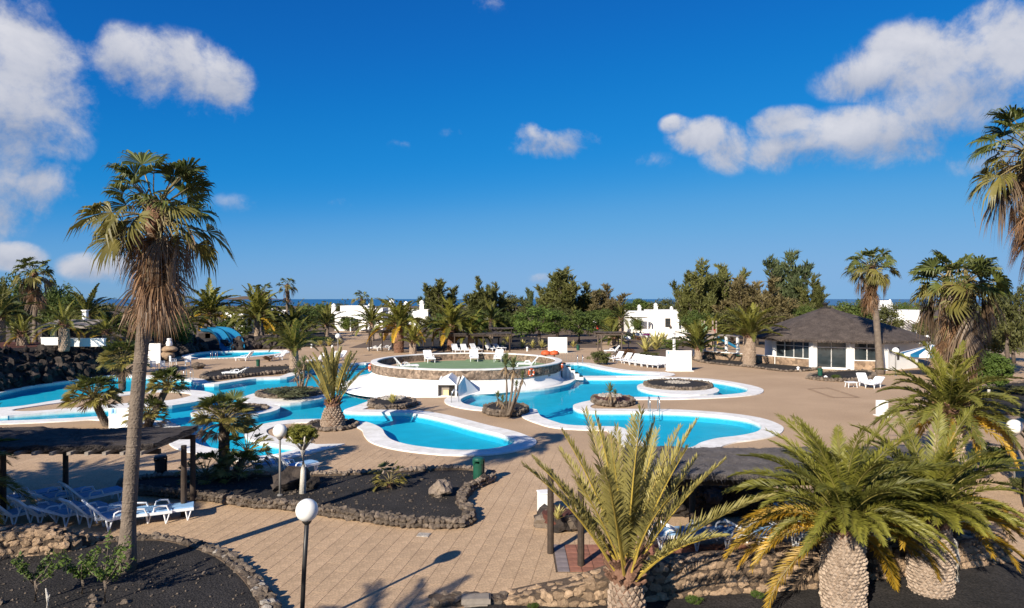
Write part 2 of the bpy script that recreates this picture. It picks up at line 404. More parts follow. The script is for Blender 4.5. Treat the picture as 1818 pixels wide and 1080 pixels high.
# ------------------------------------------------------------------ ground plan: pools, coping, deck, ground
L_POOL = wl([(-90,716),(0,699),(50,688),(101,681),(152,674),(202,668),(253,670),(316,674),(339,676.5),(348,681.5),(380,684),(415,679),(455,673.5),(509,671),(532,664),(551,656),(576,651.5),(625,647.5),(662,647),
 (661,662),(640,668),(633,673),(649,684),(660,695),(666,706),(655,713),(635,721),(610,731),(650,734),(702,734.5),(741,737),(785,746),(836,760),(883,771.5),(907,781),(914,785.5),(907,791),(883,797),(851,800.6),(806,800.6),
 (761,796.7),(723,791),(696,783),(684,773),(678,763),(663,755),(648,750.5),(628,748),(586,746),(545,746),(509,748),(473,753.5),(447,761),(435,768),(438,777),(456,785),(490,791),(526,799),(474,811),(440,809),(395,801),(358,793),
 (343,785),(330,770),(319,758),(300,751),(278,748.5),(230,744),(182,741),(126,744),(51,747.5),(0,749),(-90,752)], 4)
R_POOL = wl([(818,711),(828,705),(841,701.5),(871,699),(940,693.5),(975,690),(1009,683),(1021,676),(1030,672.8),(1093,673),(1178,672.6),(1250,676),(1299,683.5),(1323,689.5),(1328,694),(1318,699),(1274,703),(1202,706),(1129,706.5),
 (1090,708),(1057,711),(1023,718.5),(1018,724.5),(1032,730.5),(1061,732.5),(1129,733),(1202,734),(1274,739),(1323,746),(1347,755),(1352,761),(1342,769),(1311,775.5),(1274,780),(1245,787.5),(1231,795),(1202,801),(1170,801),
 (1149,793.5),(1138,785),(1120,770),(1100,760),(1057,758.5),(1008,756),(984,750),(962,742),(956,735),(950,728),(920,727),(890,727),(851,724),(824,718)], 4)
U_POOL = wl([(985,656),(1006,648),(1032,647),(1057,653),(1105,660.5),(1166,664),(1163,667),(1105,668.3),(1018,668.3),(1000,663)], 4)
S_POOL = wl([(339,632),(367,626.5),(410,624.5),(460,624),(493,623.5),(500,627),(472,631),(430,634.5),(380,636.5),(348,636)], 4)
P1 = wl([(-130,731),(0,725.5),(50,720.5),(101,712),(164,704),(215,698),(266,695),(304,693),(354,695),(377,700),(379.5,705.5),(362,712),(329,718),(291,723),(228,726),(177,728),(101,733),(25,739),(0,741),(-130,748)], 3)
P1_IN = wl([(20,730),(60,723),(110,716),(170,709),(266,699),(304,697),(335,700),(338,704),(320,709),(291,713),(230,717),(150,724),(60,731.5)], 3)
I1 = ell(510, 705, 75, 14.5); I2 = ell(418, 730, 73, 13); I3 = ell(1204, 691, 70, 12)
STRIP = wl([(1093,669.6),(1202,669.9),(1202,671),(1093,671)], 1)
VTIP = [tuple(W(*p)[:2]) for p in ((520,792),(612,790),(540,809),(478,818))]
DECK = [tuple(p) for p in ((-60,3),(45,3),(48,40),(62,60),(70,84),(34,86),(31,160),(22,160),(12,92),(-22,92),(-23,150),(-36,150),(-36,96),(-46,90),(-60,62))]
LAND = [(-900,-40),(900,-40),(900,640),(-900,640)]
WATERS = [L_POOL, R_POOL, U_POOL, S_POOL]
COPES = [offset(p, w) for p, w in zip(WATERS, (1.0, 1.05, 1.25, .9))] + [VTIP]
LAYERS = [(LAND, 'ground'), (DECK, 'deck')] + [(c, 'cope') for c in COPES] + [(w, 'water') for w in WATERS] + [(P1, 'cope'), (P1_IN, 'deck'), (I1, 'cope'), (I2, 'cope'), (I3, 'cope'), (STRIP, 'deck')]
vv = []; ee = []
for poly, _ in LAYERS:
    b = len(vv); vv += [Vector(p) for p in poly]; ee += [(b + i, b + (i + 1) % len(poly)) for i in range(len(poly))]
cv, ce, cf = geometry.delaunay_2d_cdt(vv, ee, [], 0, 1e-4)[:3]
boxes = [(min(p[0] for p in q), max(p[0] for p in q), min(p[1] for p in q), max(p[1] for p in q)) for q, _ in LAYERS]
def klass(x, y):
    k = None
    for (poly, kk), (a, b, c, e) in zip(LAYERS, boxes):
        if a <= x <= b and c <= y <= e and inside((x, y), poly): k = kk
    return k
tri_k = []; edge_k = {}
for f in cf:
    c = (cv[f[0]] + cv[f[1]] + cv[f[2]]) / 3; k = klass(c.x, c.y); tri_k.append(k)
    for i in range(3): edge_k.setdefault(frozenset((f[i], f[(i+1) % 3])), []).append(k)
ZTOP = {'ground': -.012, 'deck': 0.0, 'cope': .06, 'water': -.07}
FLOOR = -.42
gm, dm, cmb, wmb, fmb = MB(), MB(), MB(), MB(), MB()
for f, k in zip(cf, tri_k):
    if k is None: continue
    p = [cv[i] for i in f]
    if (p[1].x-p[0].x)*(p[2].y-p[0].y)-(p[1].y-p[0].y)*(p[2].x-p[0].x) < 0: p = [p[0], p[2], p[1]]
    mb = {'ground': gm, 'deck': dm, 'cope': cmb, 'water': wmb}[k]
    mb.tri(*[(q.x, q.y, ZTOP[k]) for q in p])
    if k == 'water': fmb.tri(*[(q.x, q.y, FLOOR) for q in p])
for e, ks in edge_k.items():
    if len(ks) != 2 or ks[0] == ks[1]: continue
    i, j = tuple(e); a, b = cv[i], cv[j]; s = set(ks)
    def wall(mb, z0, z1, mi=0): mb.quad((a.x, a.y, z0), (b.x, b.y, z0), (b.x, b.y, z1), (a.x, a.y, z1), mi)
    if s == {'cope', 'water'}: wall(cmb, -.14, .06); wall(fmb, FLOOR, -.14, 1)
    elif 'cope' in s: wall(cmb, -.02, .06)
    elif s == {'deck', 'water'}: wall(dm, -.14, 0); wall(fmb, FLOOR, -.14, 1)
    elif s == {'ground', 'water'}: wall(fmb, FLOOR, -.012, 1)
    elif s == {'deck', 'ground'}: wall(dm, -.013, 0)
def weld(o):
    bm = bmesh.new(); bm.from_mesh(o.data); bmesh.ops.remove_doubles(bm, verts=bm.verts, dist=1e-4); bm.to_mesh(o.data); bm.free(); return o
ground = struct(weld(gm.build('ground', M['earth'])))
deck = struct(weld(dm.build('deck_paving', M['deck'])))
struct(weld(cmb.build('pool_coping', M['coping'])))
struct(weld(wmb.build('pool_water', M['pool_water'])))
struct(weld(fmb.build('pool_basin', [M['pool_floor'], M['pool_wall']])))
sea = MB(); sea.quad((-60000, 560, -9), (60000, 560, -9), (60000, 50000, -9), (-60000, 50000, -9)); struct(sea.build('sea', M['sea']))

# paving slabs: rows run 9.5 degrees right of the view axis
AZ = R(9.55); ux = Vector((math.sin(AZ), math.cos(AZ))); uy = Vector((math.cos(AZ), -math.sin(AZ)))
slab_me = None
def slab_mesh(l, w):
    m = MB(); h = .011; c = .002
    P = [(-l/2,-w/2),(l/2,-w/2),(l/2,w/2),(-l/2,w/2)]; Q = [(-l/2+c,-w/2+c),(l/2-c,-w/2+c),(l/2-c,w/2-c),(-l/2+c,w/2-c)]
    m.raw([(*p, .002) for p in P] + [(*p, h-.003) for p in P] + [(*p, h) for p in Q],
          [(8,9,10,11)] + [(i,(i+1)%4,4+(i+1)%4,4+i) for i in range(4)] + [(4+i,4+(i+1)%4,8+(i+1)%4,8+i) for i in range(4)])
    return m
SL, SW, GAP = 1.2, .40, .007
slab_me = slab_mesh(SL - .003, SW - GAP).mesh('slab', M['slab'])
rest = MB(); jb = MB(); cand = []
no_go = COPES + WATERS
rows = {}
for r in range(-60, 60):
    off = (r * 0.618 % 1) * SL
    for c in range(-2, 42):
        ce_ = ux * (c * SL + off) + uy * (r * SW)
        if not (12.2 < ce_.y < 29.5) or abs(ce_.x) > ce_.y * .80: continue
        cs = [ce_ + ux * (sx_ * SL / 2) + uy * (sy_ * SW / 2) for sx_ in (-1, 1) for sy_ in (-1, 1)]
        if any(inside((q.x, q.y), p) for q in cs + [ce_] for p in no_go): continue
        cand.append(ce_)
        q = [ce_ + ux*(a*SL/2) + uy*(b*SW/2) for a, b in ((-1,1),(1,1),(1,-1),(-1,-1))]
        jb.quad(*[(p.x, p.y, .004) for p in q])
ang = math.pi/2 - AZ
def shown(c):   # clear of the beds that cover the paving
    cs = [c + ux*(a*SL/2) + uy*(b_*SW/2) for a in (-1, 1) for b_ in (-1, 1)]
    return not any(all(inside((q.x, q.y), b) for q in cs) for b in BEDS_WORLD)
B1_PX = [(-140,1040),(-60,1010),(60,985),(180,968),(240,962),(300,962),(350,972),(400,990),(445,1022),(478,1062),(500,1110),(500,1180),(-200,1180)]
B2_PX = [(217,863),(225,878),(333,888),(400,897),(440,903),(511,908),(569,918),(640,928),(712,938),(783,941),(826,938),(842,926),(838,914),(828,903),(829,886),(842,872),(877,855),(869,846),(835,840),(783,840),(726,843),(640,848),(554,851),(430,852),(300,853)]
B1 = wl(B1_PX, 5); B2 = wl(B2_PX, 4)
FRONT = [tuple(W(*p)[:2]) for p in ((890,1077),(1146,1074),(1217,1066),(1280,1060),(1453,1049),(1582,1030),(1782,1005),(1950,985),(1950,1500),(700,1500),(700,1100))]
BEDS_WORLD = [B1, B2, FRONT]
cand.sort(key=lambda c: (not shown(c), c.y))
for i, c in enumerate(cand):
    if i < 300 and shown(c): put(slab_me, 'slab', deck, (c.x, c.y, 0), ang)
    elif shown(c):
        b = slab_mesh(SL - .003, SW - GAP); ca, sa = math.cos(ang), math.sin(ang)
        rest.raw([(c.x + x*ca - y*sa, c.y + x*sa + y*ca, z) for x, y, z in b.v], b.f)
jo = jb.build('slab_joint', M['joint'], deck)
stuff(rest.build('slab_field', M['slab'], deck))

# ------------------------------------------------------------------ rocks, stone edging, beds, rubble walls
def rock_mesh(name, m, seed, flat=1.0, amp=.28, sub=2, smooth=False):
    bm = bmesh.new(); bmesh.ops.create_icosphere(bm, subdivisions=sub, radius=.5)
    rr = random.Random(seed); o = Vector((rr.uniform(0, 99), rr.uniform(0, 99), rr.uniform(0, 99)))
    for v in bm.verts:
        n = v.co.normalized()
        k = 1 + amp * noise.noise(n * 1.3 + o) * 1.8 + amp * .5 * noise.noise(n * 3.1 + o)
        v.co = Vector((n.x * .5 * k, n.y * .5 * k, n.z * .5 * k * flat))
    me = bpy.data.meshes.new(name); bm.to_mesh(me); bm.free(); me.materials.append(m)
    if smooth: me.polygons.foreach_set('use_smooth', [True] * len(me.polygons))
    return me
LAVA = [rock_mesh('rock', M['lava'], s, .8, .42) for s in range(6)]
STONE = [rock_mesh('stone', M['stone'], s + 20, .85, .34, 2, False) for s in range(7)]
EDGE = [rock_mesh('stone', M['stone_dark'], s + 40, .8, .35) for s in range(6)]
PALE = [rock_mesh('stone', M['pale_gravel'], s + 70, .8, .35) for s in range(3)]
def rot3(): return (rnd.uniform(-.4, .4), rnd.uniform(-.4, .4), rnd.uniform(0, 6.28))
def bed(name, label, poly, z, gmat, step=.26, size=.30, rows_=1, closed_range=None, dome=0.0, cat='planting bed', stones=True, h=None, pale=0.0):
    """a gravel bed with a low kerb of lava stones; poly in metres is the kerb's outer line"""
    c = Vector((sum(p[0] for p in poly)/len(poly), sum(p[1] for p in poly)/len(poly), 0))
    t = thing(name, label, cat, c)
    loc = [(p[0]-c.x, p[1]-c.y) for p in poly]
    inn = offset(loc, -size * .35)
    inner2 = offset(loc, -size * rows_ * .8)
    m = MB()
    if dome:
        rings = [(1.0, z), (.8, z + dome*.45), (.5, z + dome*.8), (.2, z + dome)]
        n = len(inn); b0 = 0
        for k, (s, zz) in enumerate(rings):
            m.v += [(p[0]*s, p[1]*s, zz) for p in inn]
        m.v.append((0, 0, z + dome))
        for k in range(3):
            for i in range(n):
                j = (i+1) % n; m.f.append((k*n+i, k*n+j, (k+1)*n+j, (k+1)*n+i)); m.m.append(0)
        for i in range(n): m.f.append((3*n+i, 3*n+(i+1) % n, 4*n)); m.m.append(0)
    else:
        m.prism(inn, .0, z)
    m.build('gravel_fill', gmat, t, smooth=bool(dome))
    if stones:
        k = MB(); hh = h or z + .03
        o_ = offset(loc, -.05); i_ = inner2
        n = len(o_)
        for i in range(n):
            j = (i+1) % n
            k.quad((*o_[i], 0), (*o_[j], 0), (*o_[j], hh), (*o_[i], hh)); k.quad((*o_[i], hh), (*o_[j], hh), (*i_[j], hh), (*i_[i], hh)); k.quad((*i_[i], hh), (*i_[j], hh), (*i_[j], 0), (*i_[i], 0))
        k.build('kerb', M['mortar'], t)
        pts = resample(offset(loc, -size*.3), step); pieces = []
        for p, tg in pts:
            nrm = Vector((-tg.y, tg.x)) * (1 if area2(loc) > 0 else -1)
            for r_ in range(rows_):
                q = p + nrm * (r_ * size * .75)
                pieces.append((q.x + rnd.uniform(-.03, .03), q.y + rnd.uniform(-.03, .03), hh - size*.12 + rnd.uniform(-.03, .03)))
            if hh > .2: pieces.append((p.x - nrm.x*.02, p.y - nrm.y*.02, hh * .4))
        if len(pieces) > 300:
            pieces.sort(key=lambda q: q[1])
        more = pieces[300:]
        if more:
            em = MB()
            for q in more:
                me = rnd.choice(EDGE); s = size * rnd.uniform(.75, 1.25)
                em.raw([(q[0]+v.co.x*s, q[1]+v.co.y*s, q[2]+v.co.z*s) for v in me.vertices], [tuple(p_.vertices) for p_ in me.polygons])
            stuff(em.build('stone_rest', M['stone_dark'], t))
        for q in pieces[:300]:
            s = size * rnd.uniform(.75, 1.25)
            put(rnd.choice(PALE if rnd.random() < pale*(1 if q[0] > 3.2 else .1) else EDGE), 'stone', t, q, rot=rot3(), scale=(s*rnd.uniform(.9, 1.3), s, s*rnd.uniform(.8, 1.1)))
    return t
def rubble_wall(name, label, line, h, thick=.45, size=.22, cat='wall', n_max=300, mats=None):
    """rubble wall along a polyline (metres) whose visible side is to the right of the walking direction"""
    c = Vector((*line[0][:2], 0)); t = thing(name, label, cat, c)
    P = [Vector(p[:2]) - c.xy for p in line]
    hs = h if isinstance(h, (list, tuple)) else [h] * len(P)
    m = MB(); nr = []
    for i in range(len(P)):
        d_ = (P[min(i+1, len(P)-1)] - P[max(i-1, 0)]).normalized(); nr.append(Vector((-d_.y, d_.x)))
    for i in range(len(P)-1):
        a, b = P[i], P[i+1]; a2, b2 = a + nr[i]*thick, b + nr[i+1]*thick; ha, hb = hs[i], hs[i+1]
        m.quad((*a, -.1), (*b, -.1), (*b, hb), (*a, ha)); m.quad((*a, ha), (*b, hb), (*b2, hb), (*a2, ha)); m.quad((*a2, ha), (*b2, hb), (*b2, -.1), (*a2, -.1))
    m.quad((*P[0], -.1), (*P[0], hs[0]), (*(P[0]+nr[0]*thick), hs[0]), (*(P[0]+nr[0]*thick), -.1))
    e = -1; m.quad((*P[e], -.1), (*P[e], hs[e]), (*(P[e]+nr[e]*thick), hs[e]), (*(P[e]+nr[e]*thick), -.1))
    m.build('mortar_core', M['mortar'], t)
    st = []
    for i in range(len(P)-1):
        a, b = P[i], P[i+1]; L_ = (b-a).length; ncol = max(1, round(L_ / (size*.98)))
        for k in range(ncol):
            u = (k + .5) / ncol; hh = hs[i] + (hs[i+1]-hs[i])*u; nro = max(1, round(hh / (size*.86)))
            nn = nr[i].lerp(nr[i+1], u); p = a.lerp(b, u)
            for r_ in range(nro):
                uu = p + (b-a).normalized() * (size * (.5 if r_ % 2 else 0) + rnd.uniform(-.035, .035))
                st.append((uu.x + nn.x*.03, uu.y + nn.y*.03, (r_+.5)/nro*hh + rnd.uniform(-.02, .02), math.atan2((b-a).y, (b-a).x), 0))
            for r_ in range(2):
                q = p + nn * (size*.5 + r_*size) + (b-a).normalized() * rnd.uniform(-.05, .05)
                st.append((q.x, q.y, hh - .03, math.atan2((b-a).y, (b-a).x), 1))
    if len(st) > n_max: st = [s_ for s_ in st if not (s_[4] and rnd.random() < .4)]
    extra = st[n_max:]
    for (x, y, z, an, top) in st[:n_max]:
        s = size * rnd.uniform(.9, 1.28)
        sc_ = (s*rnd.uniform(1.0, 1.35), s*.62, s*rnd.uniform(.85, 1.15)) if not top else (s*rnd.uniform(1, 1.3), s*rnd.uniform(.9, 1.1), s*.5)
        put(rnd.choice(mats or STONE), 'stone', t, (x, y, z), rot=(rnd.uniform(-.2, .2), rnd.uniform(-.5, .5), an + rnd.uniform(-.2, .2)), scale=sc_)
    if extra:
        em = MB()
        for (x, y, z, an, top) in extra:
            me = rnd.choice(mats or STONE); s = size * rnd.uniform(.9, 1.28); ca, sa = math.cos(an), math.sin(an)
            vsx = [(x + (v.co.x*s*1.15)*ca - v.co.y*s*.62*sa, y + (v.co.x*s*1.15)*sa + v.co.y*s*.62*ca, z + v.co.z*s*(.5 if top else 1)) for v in me.vertices]
            em.raw(vsx, [tuple(p_.vertices) for p_ in me.polygons])
        stuff(em.build('stone_rest', (mats or STONE)[0].materials[0], t, smooth=True))
    return t

G = M['gravel']
bed('gravel_bed', 'black gravel bed with curved stone kerb at the foot of the tall fan palm', B1, .14, G, .17, .21, 2, pale=.5)
bed('gravel_bed', 'long black gravel bed with stone kerb between foreground paving and the pools', B2, .18, G, .17, .20, 2, h=.25)
bed('gravel_bed', 'small dark stone mound with agave and white pebbles between the two pools', ell(697, 720, 41, 8.5), .22, G, .2, .26, 1, dome=.12)
bed('gravel_bed', 'round dark gravel bed under the stout date palm at the pool', ell(590, 758, 44, 9), .12, G, .22, .26, 1)
bed('gravel_bed', 'stone bed holding the bare stemmed yuccas beside the right pool', ell(898, 733, 39, 8.5), .32, G, .19, .26, 1, dome=.08)
bed('gravel_bed', 'reddish stone mound with one small yucca on the pool peninsula', ell(1088, 716, 37, 8), .28, M['red_gravel'], .22, .26, 1, dome=.12)
bed('gravel_bed', 'oval dark gravel bed with white pebbles on the island in the right pool', ell(1204, 687, 59, 8), .22, G, .24, .26, 1, dome=.08)
bed('gravel_bed', 'oval stone bed with low grey green shrub on the left pool island', ell(515, 701, 58, 8.5), .2, G, .24, .28, 1)
bed('gravel_bed', 'dark rocky bed on the white rimmed pool island behind the fan palm', ell(422, 728.5, 52, 6.5), .12, G, .3, .3, 1, dome=.1)
bed('gravel_bed', 'long dark gravel strip with stone kerb along the far pool shore', wl([(356,672),(380,664),(440,658),(520,654),(545,655),(530,661),(470,667),(410,673),(375,676)], 4), .25, G, .32, .3, 1)
bed('gravel_bed', 'dark gravel strip with kerb stones in front of the pool bar', wl([(1228,637),(1260,634),(1340,645),(1448,651),(1452,657),(1400,661),(1330,653),(1250,645)], 4), .12, G, .45, .3, 1)
bed('gravel_bed', 'small stone ringed bed beside the bin at the bar entrance', wl([(1434,673),(1450,667),(1480,664),(1530,662),(1555,668),(1540,676),(1480,678)], 4), .2, G, .35, .3, 1)
bed('gravel_bed', 'dark gravel bed with shrubs at the right edge beyond the date palms', wl([(1735,735),(1725,712),(1745,690),(1830,682),(1950,690),(1950,745),(1830,738)], 4), .14, G, .4, .3, 1)
bed('gravel_bed', 'dark gravel field behind the water slide with shrubs and palms', wl([(452,618),(455,600),(520,592),(590,594),(608,606),(590,614),(520,617)], 4), .12, G, .6, .4, 1)
bed('gravel_bed', 'dark gravel field with agaves behind the round terrace', wl([(735,622),(745,604),(830,600),(955,600),(1000,612),(960,622),(840,619)], 4), .12, G, .6, .4, 1)
bed('gravel_bed', 'planted earth bed with yellow agaves behind the white lounger row', wl([(1085,628),(1110,608),(1180,604),(1240,612),(1245,630),(1180,640),(1120,637)], 4), .2, M['earth'], .5, .35, 1)
bed('gravel_bed', 'dark strip of gravel beside the far walkway near the small pergola', wl([(1090,602),(1095,592),(1150,593),(1165,600),(1130,606)], 4), .1, G, .8, .4, 1)

# pale pebbles in three of the beds
def pebbles(px, py, hx, hy, z, n, label):
    m = MB(); pl = ell(px, py, hx, hy, 20); me = STONE[0]
    cx = sum(p[0] for p in pl)/20; cy = sum(p[1] for p in pl)/20
    rx = max(p[0] for p in pl)-cx; ry = max(p[1] for p in pl)-cy
    for _ in range(n):
        a = rnd.uniform(0, 6.28); q = math.sqrt(rnd.random()); x = cx + rx*q*math.cos(a); y = cy + ry*q*math.sin(a); s = rnd.uniform(.07, .17)
        m.raw([(x+v.co.x*s, y+v.co.y*s, z+v.co.z*s) for v in me.vertices], [tuple(p.vertices) for p in me.polygons])
    stuff(tag(m.build('white_pebbles', M['pale_gravel'], smooth=True), label, 'pebbles'))
pebbles(697, 716, 22, 4.0, .34, 240, 'white pebbles spread around the agave on the dark mound')
pebbles(1203, 686, 22, 2.6, .30, 150, 'white pebbles in the middle of the round pool island')
pebbles(1083, 713, 22, 3.6, .40, 220, 'pale pebbles around the small yucca on the red mound')

# foreground walls
def wpts(pts, n=3): return wl(pts, n, False)
wall_line = wpts([(902,1078),(1010,1082),(1100,1078),(1146,1073),(1217,1066),(1280,1060),(1360,1056),(1453,1049)], 2)
nW = len(wall_line)
hts = [min(.82, .15 + .75 * max(0, i) / 5) for i in range(nW)]
rubble_wall('rubble_wall', 'tan rubble stone wall in front of the shaded loungers under the right pergola', wall_line, hts, .55, .235)
rubble_wall('rubble_wall', 'low rubble stone wall behind the two thick palm trunks at right', wpts([(1550,1034),(1640,1024),(1720,1012),(1790,1000)], 2), .75, .5, .24)
rubble_wall('rubble_wall', 'short curved rubble stone wall at left in front of the shaded loungers', wpts([(-90,1012),(-40,1004),(40,998),(110,992),(160,978),(190,968)], 2), [.75]*6+[.62,.5,.36,.22,.12], .7, .24)
rubble_wall('stone_kerb', 'low dark stone kerb along the bottom edge beside the white slab', wpts([(770,1080.5),(800,1078),(850,1078),(900,1077)], 2), .16, .3, .2, mats=EDGE, cat='kerb')
m = MB(); p = W(845, 1077); m.box((0, 0, .16), (.62, .32, .1)); m.box((0, 0, .06), (.5, .26, .12)); m.box((0, -.02, .222), (.56, .27, .02))
tag(m.build('stone_slab', M['wood_old'], loc=p, rz=.05), 'pale grey flat slab block on the kerb at the bottom edge', 'slab')
fm = MB(); fm.prism(FRONT, -.05, .06); struct(fm.build('front_gravel_path', G))
m = MB(); p = W(752, 951); m.box((0, 0, .012), (.34, .30, .024)); m.box((0, 0, .026), (.28, .24, .004)); tag(m.build('drain_cover', M['pale_gravel'], loc=(p.x, p.y, .004), rz=-AZ), 'pale square drain cover set in the tan paving', 'drain cover')
# terracotta tiles under the right pergola
tf = put(None, 'tiled_floor', None, (0, 0, 0)); tag(tf, 'terracotta tile floor with grey border strip under the right pergola', 'tiled floor')
c0 = W(985, 988); tile = MB(); tile.box((0, 0, 0), (.285, .285, .016)); tm = tile.mesh('tile', M['terracotta']); tg2 = tile.mesh('tile', M['tile_grey'])
bm_ = MB(); bm_.box((c0.x + 2.56, c0.y - .14, .013), (5.2, 1.84, .018), 0); bm_.build('tile_bed', M['mortar'], tf)
for i in range(17):
    for j in range(6):
        put(tg2 if i == 0 else tm, 'tile', tf, (c0.x + .15 + i*.302, c0.y - .9 + j*.302, .026 + rnd.uniform(0, .002)))

# ------------------------------------------------------------------ round terrace in the middle of the pools
TC = Vector((-3.7, 56.4)); TR = 7.75
terr = thing('round_terrace', 'round white terrace with rubble stone parapet standing between the pools', 'terrace', (TC.x, TC.y, 0))
def r_out(a):
    K = [(0, 7.85), (90, 7.85), (150, 7.9), (180, 9.1), (215, 11.2), (243, 12.0), (262, 10.8), (281, 9.3), (300, 8.7), (330, 8.4), (350, 8.0), (360, 7.85)]
    a %= 360
    for (x0, y0), (x1, y1) in zip(K, K[1:]):
        if x0 <= a <= x1:
            t = (a - x0) / (x1 - x0); t = t*t*(3-2*t); return y0 + (y1 - y0) * t
N = 96
def ring_mesh(rows):
    m = MB()
    for row in rows: m.v += row
    for i in range(len(rows)-1):
        for k in range(N):
            k2 = (k+1) % N; m.f.append((i*N+k, i*N+k2, (i+1)*N+k2, (i+1)*N+k)); m.m.append(0)
    return m
def ring(rf, z): return [(rf(360*k/N)*math.cos(2*math.pi*k/N), rf(360*k/N)*math.sin(2*math.pi*k/N), z) for k in range(N)]
B0 = 7.62
ring_mesh([ring(lambda a: r_out(a), .0), ring(lambda a: r_out(a), .07), ring(lambda a: B0 + (r_out(a)-B0)*.55, .16), ring(lambda a: B0 + (r_out(a)-B0)*.25, .38), ring(lambda a: B0 + (r_out(a)-B0)*.06, .66), ring(lambda a: B0, .84)]).build('base', M['white'], terr, smooth=True)
def wob(r, s, amp=.035): return lambda a: r + amp*noise.noise(Vector((math.cos(R(a))*s, math.sin(R(a))*s, r)))
ring_mesh([ring(lambda a: 7.6, .80), ring(wob(7.76, 30, .08), .82), ring(wob(7.79, 33, .09), 1.0), ring(wob(7.78, 28, .09), 1.30), ring(wob(7.77, 31, .08), 1.50)]).build('stone_band', M['rubble'], terr)
ring_mesh([ring(wob(7.80, 9), 1.49), ring(wob(7.82, 9), 1.57), ring(wob(7.30, 7), 1.58), ring(lambda a: 7.27, 1.5)]).build('parapet_cap', M['coping'], terr)
ring_mesh([ring(lambda a: 7.29, 1.52), ring(wob(7.27, 31), 1.3), ring(wob(7.26, 30), .94)]).build('inner_wall', M['rubble'], terr)
m = MB(); m.lathe([(7.4, .9), (7.4, .955), (.01, .955)], 48); m.build('terrace_floor', M['turf'], terr)
m = MB()   # paved edge strip inside the parapet at the back left
for k in range(22):
    a0, a1 = R(95 + k*4), R(99 + k*4)
    m.quad(*[(r*math.cos(a), r*math.sin(a), .962) for a, r in ((a0, 7.25), (a1, 7.25), (a1, 6.3), (a0, 6.3))])
m.build('paved_strip', M['deck'], terr)
# grotto hood with door and buttress on the front slope
def tl(px, py, Y): p = WY(px, py, Y); return (p.x - TC.x, p.y - TC.y, p.z)
g0 = W(776, 706); gx0 = g0.x - TC.x; gy = g0.y - TC.y; gw = 1.2
m = MB()
for s in (0, 1):
    x = gx0 + s*(gw+.06) - .06; m.raw([(x, gy, 0), (x+.12, gy, 0), (x+.12, gy, .85), (x, gy, .85), (x, gy+3, 0), (x+.12, gy+3, 0), (x+.12, gy+3, 1.1), (x, gy+3, 1.1)], [(0,1,2,3),(1,5,6,2),(4,0,3,7),(3,2,6,7)])
m.raw([(gx0-.1, gy-.03, .84), (gx0+gw*.62, gy-.03, 1.34), (gx0+gw+.1, gy-.03, .84), (gx0-.1, gy+3, .95), (gx0+gw*.62, gy+3, 1.36), (gx0+gw+.1, gy+3, .95)], [(0,2,1),(0,1,4,3),(1,2,5,4)])
m.build('grotto_hood', M['white'], terr)
m = MB(); m.box((gx0+gw*.5, gy+.35, .45), (gw-.1, .04, .86)); m.build('grotto_back', M['wood_old'], terr)
m = MB(); m.box((gx0+gw*.80, gy+.30, .36), (.34, .05, .66)); m.build('door_opening', M['dark_in'], terr)
m = MB(); m.box((gx0+gw*.48, gy+.30, .25), (.34, .05, .44)); m.build('door_leaf', M['yellow_paint'], terr)
m = MB(); bx0 = gx0 + gw + .2
m.raw([(bx0, gy, 0), (bx0+.02, gy+.1, .8), (bx0+.35, gy+1.1, 1.28), (bx0+1.35, gy+2.0, .1), (bx0, gy+2.6, 0), (bx0+.1, gy+2.6, 1.2)], [(0,3,2,1),(0,1,5,4),(1,2,5),(2,3,4,5)])
m.build('buttress', M['white'], terr)
p = tl(970, 671, 52.6); a = math.atan2(p[1], p[0]); 
m = MB(); m.box((7.64*math.cos(a), 7.64*math.sin(a), .55), (.06, .34, .42), a); m.build('wall_vent', M['grey_metal'], terr)
sg = thing('terrace_stair', 'short dark stair down the right side of the round terrace', 'stair', (TC.x, TC.y, 0))
for k in range(5):
    a = R(2 - k*1.0); r = 8.0 + k*.34
    m = MB(); m.box((r*math.cos(a), r*math.sin(a), (1.25 - k*.25)/2), (.34, 1.1, 1.25 - k*.25), a); m.build('step', M['coping'], sg)
    m = MB(); m.box((r*math.cos(a), r*math.sin(a), 1.262 - k*.25), (.32, 1.06, .02), a); m.build('tread', M['dark_in'], sg)
# slender rail posts and rail at the back right of the terrace
rl = thing('railing', 'thin grey metal railing behind the terrace before the white shower screen', 'railing', W(975, 641))
r0, r1 = W(975, 641), W(1021, 643); dv_ = r1 - r0; m = MB(); m.tube([(0, 0, .95), tuple(dv_ + Vector((0, 0, .95)))], .025, 6); m.tube([(0, 0, .15), tuple(dv_ + Vector((0, 0, .15)))], .02, 6); m.build('rail', M['grey_metal'], rl)
for k in range(16):
    q = dv_ * (k / 15); m = MB(); m.tube([(q.x, q.y, 0), (q.x, q.y, .95)], .014 if k % 5 else .03, 5); m.build('baluster', M['grey_metal'], rl)

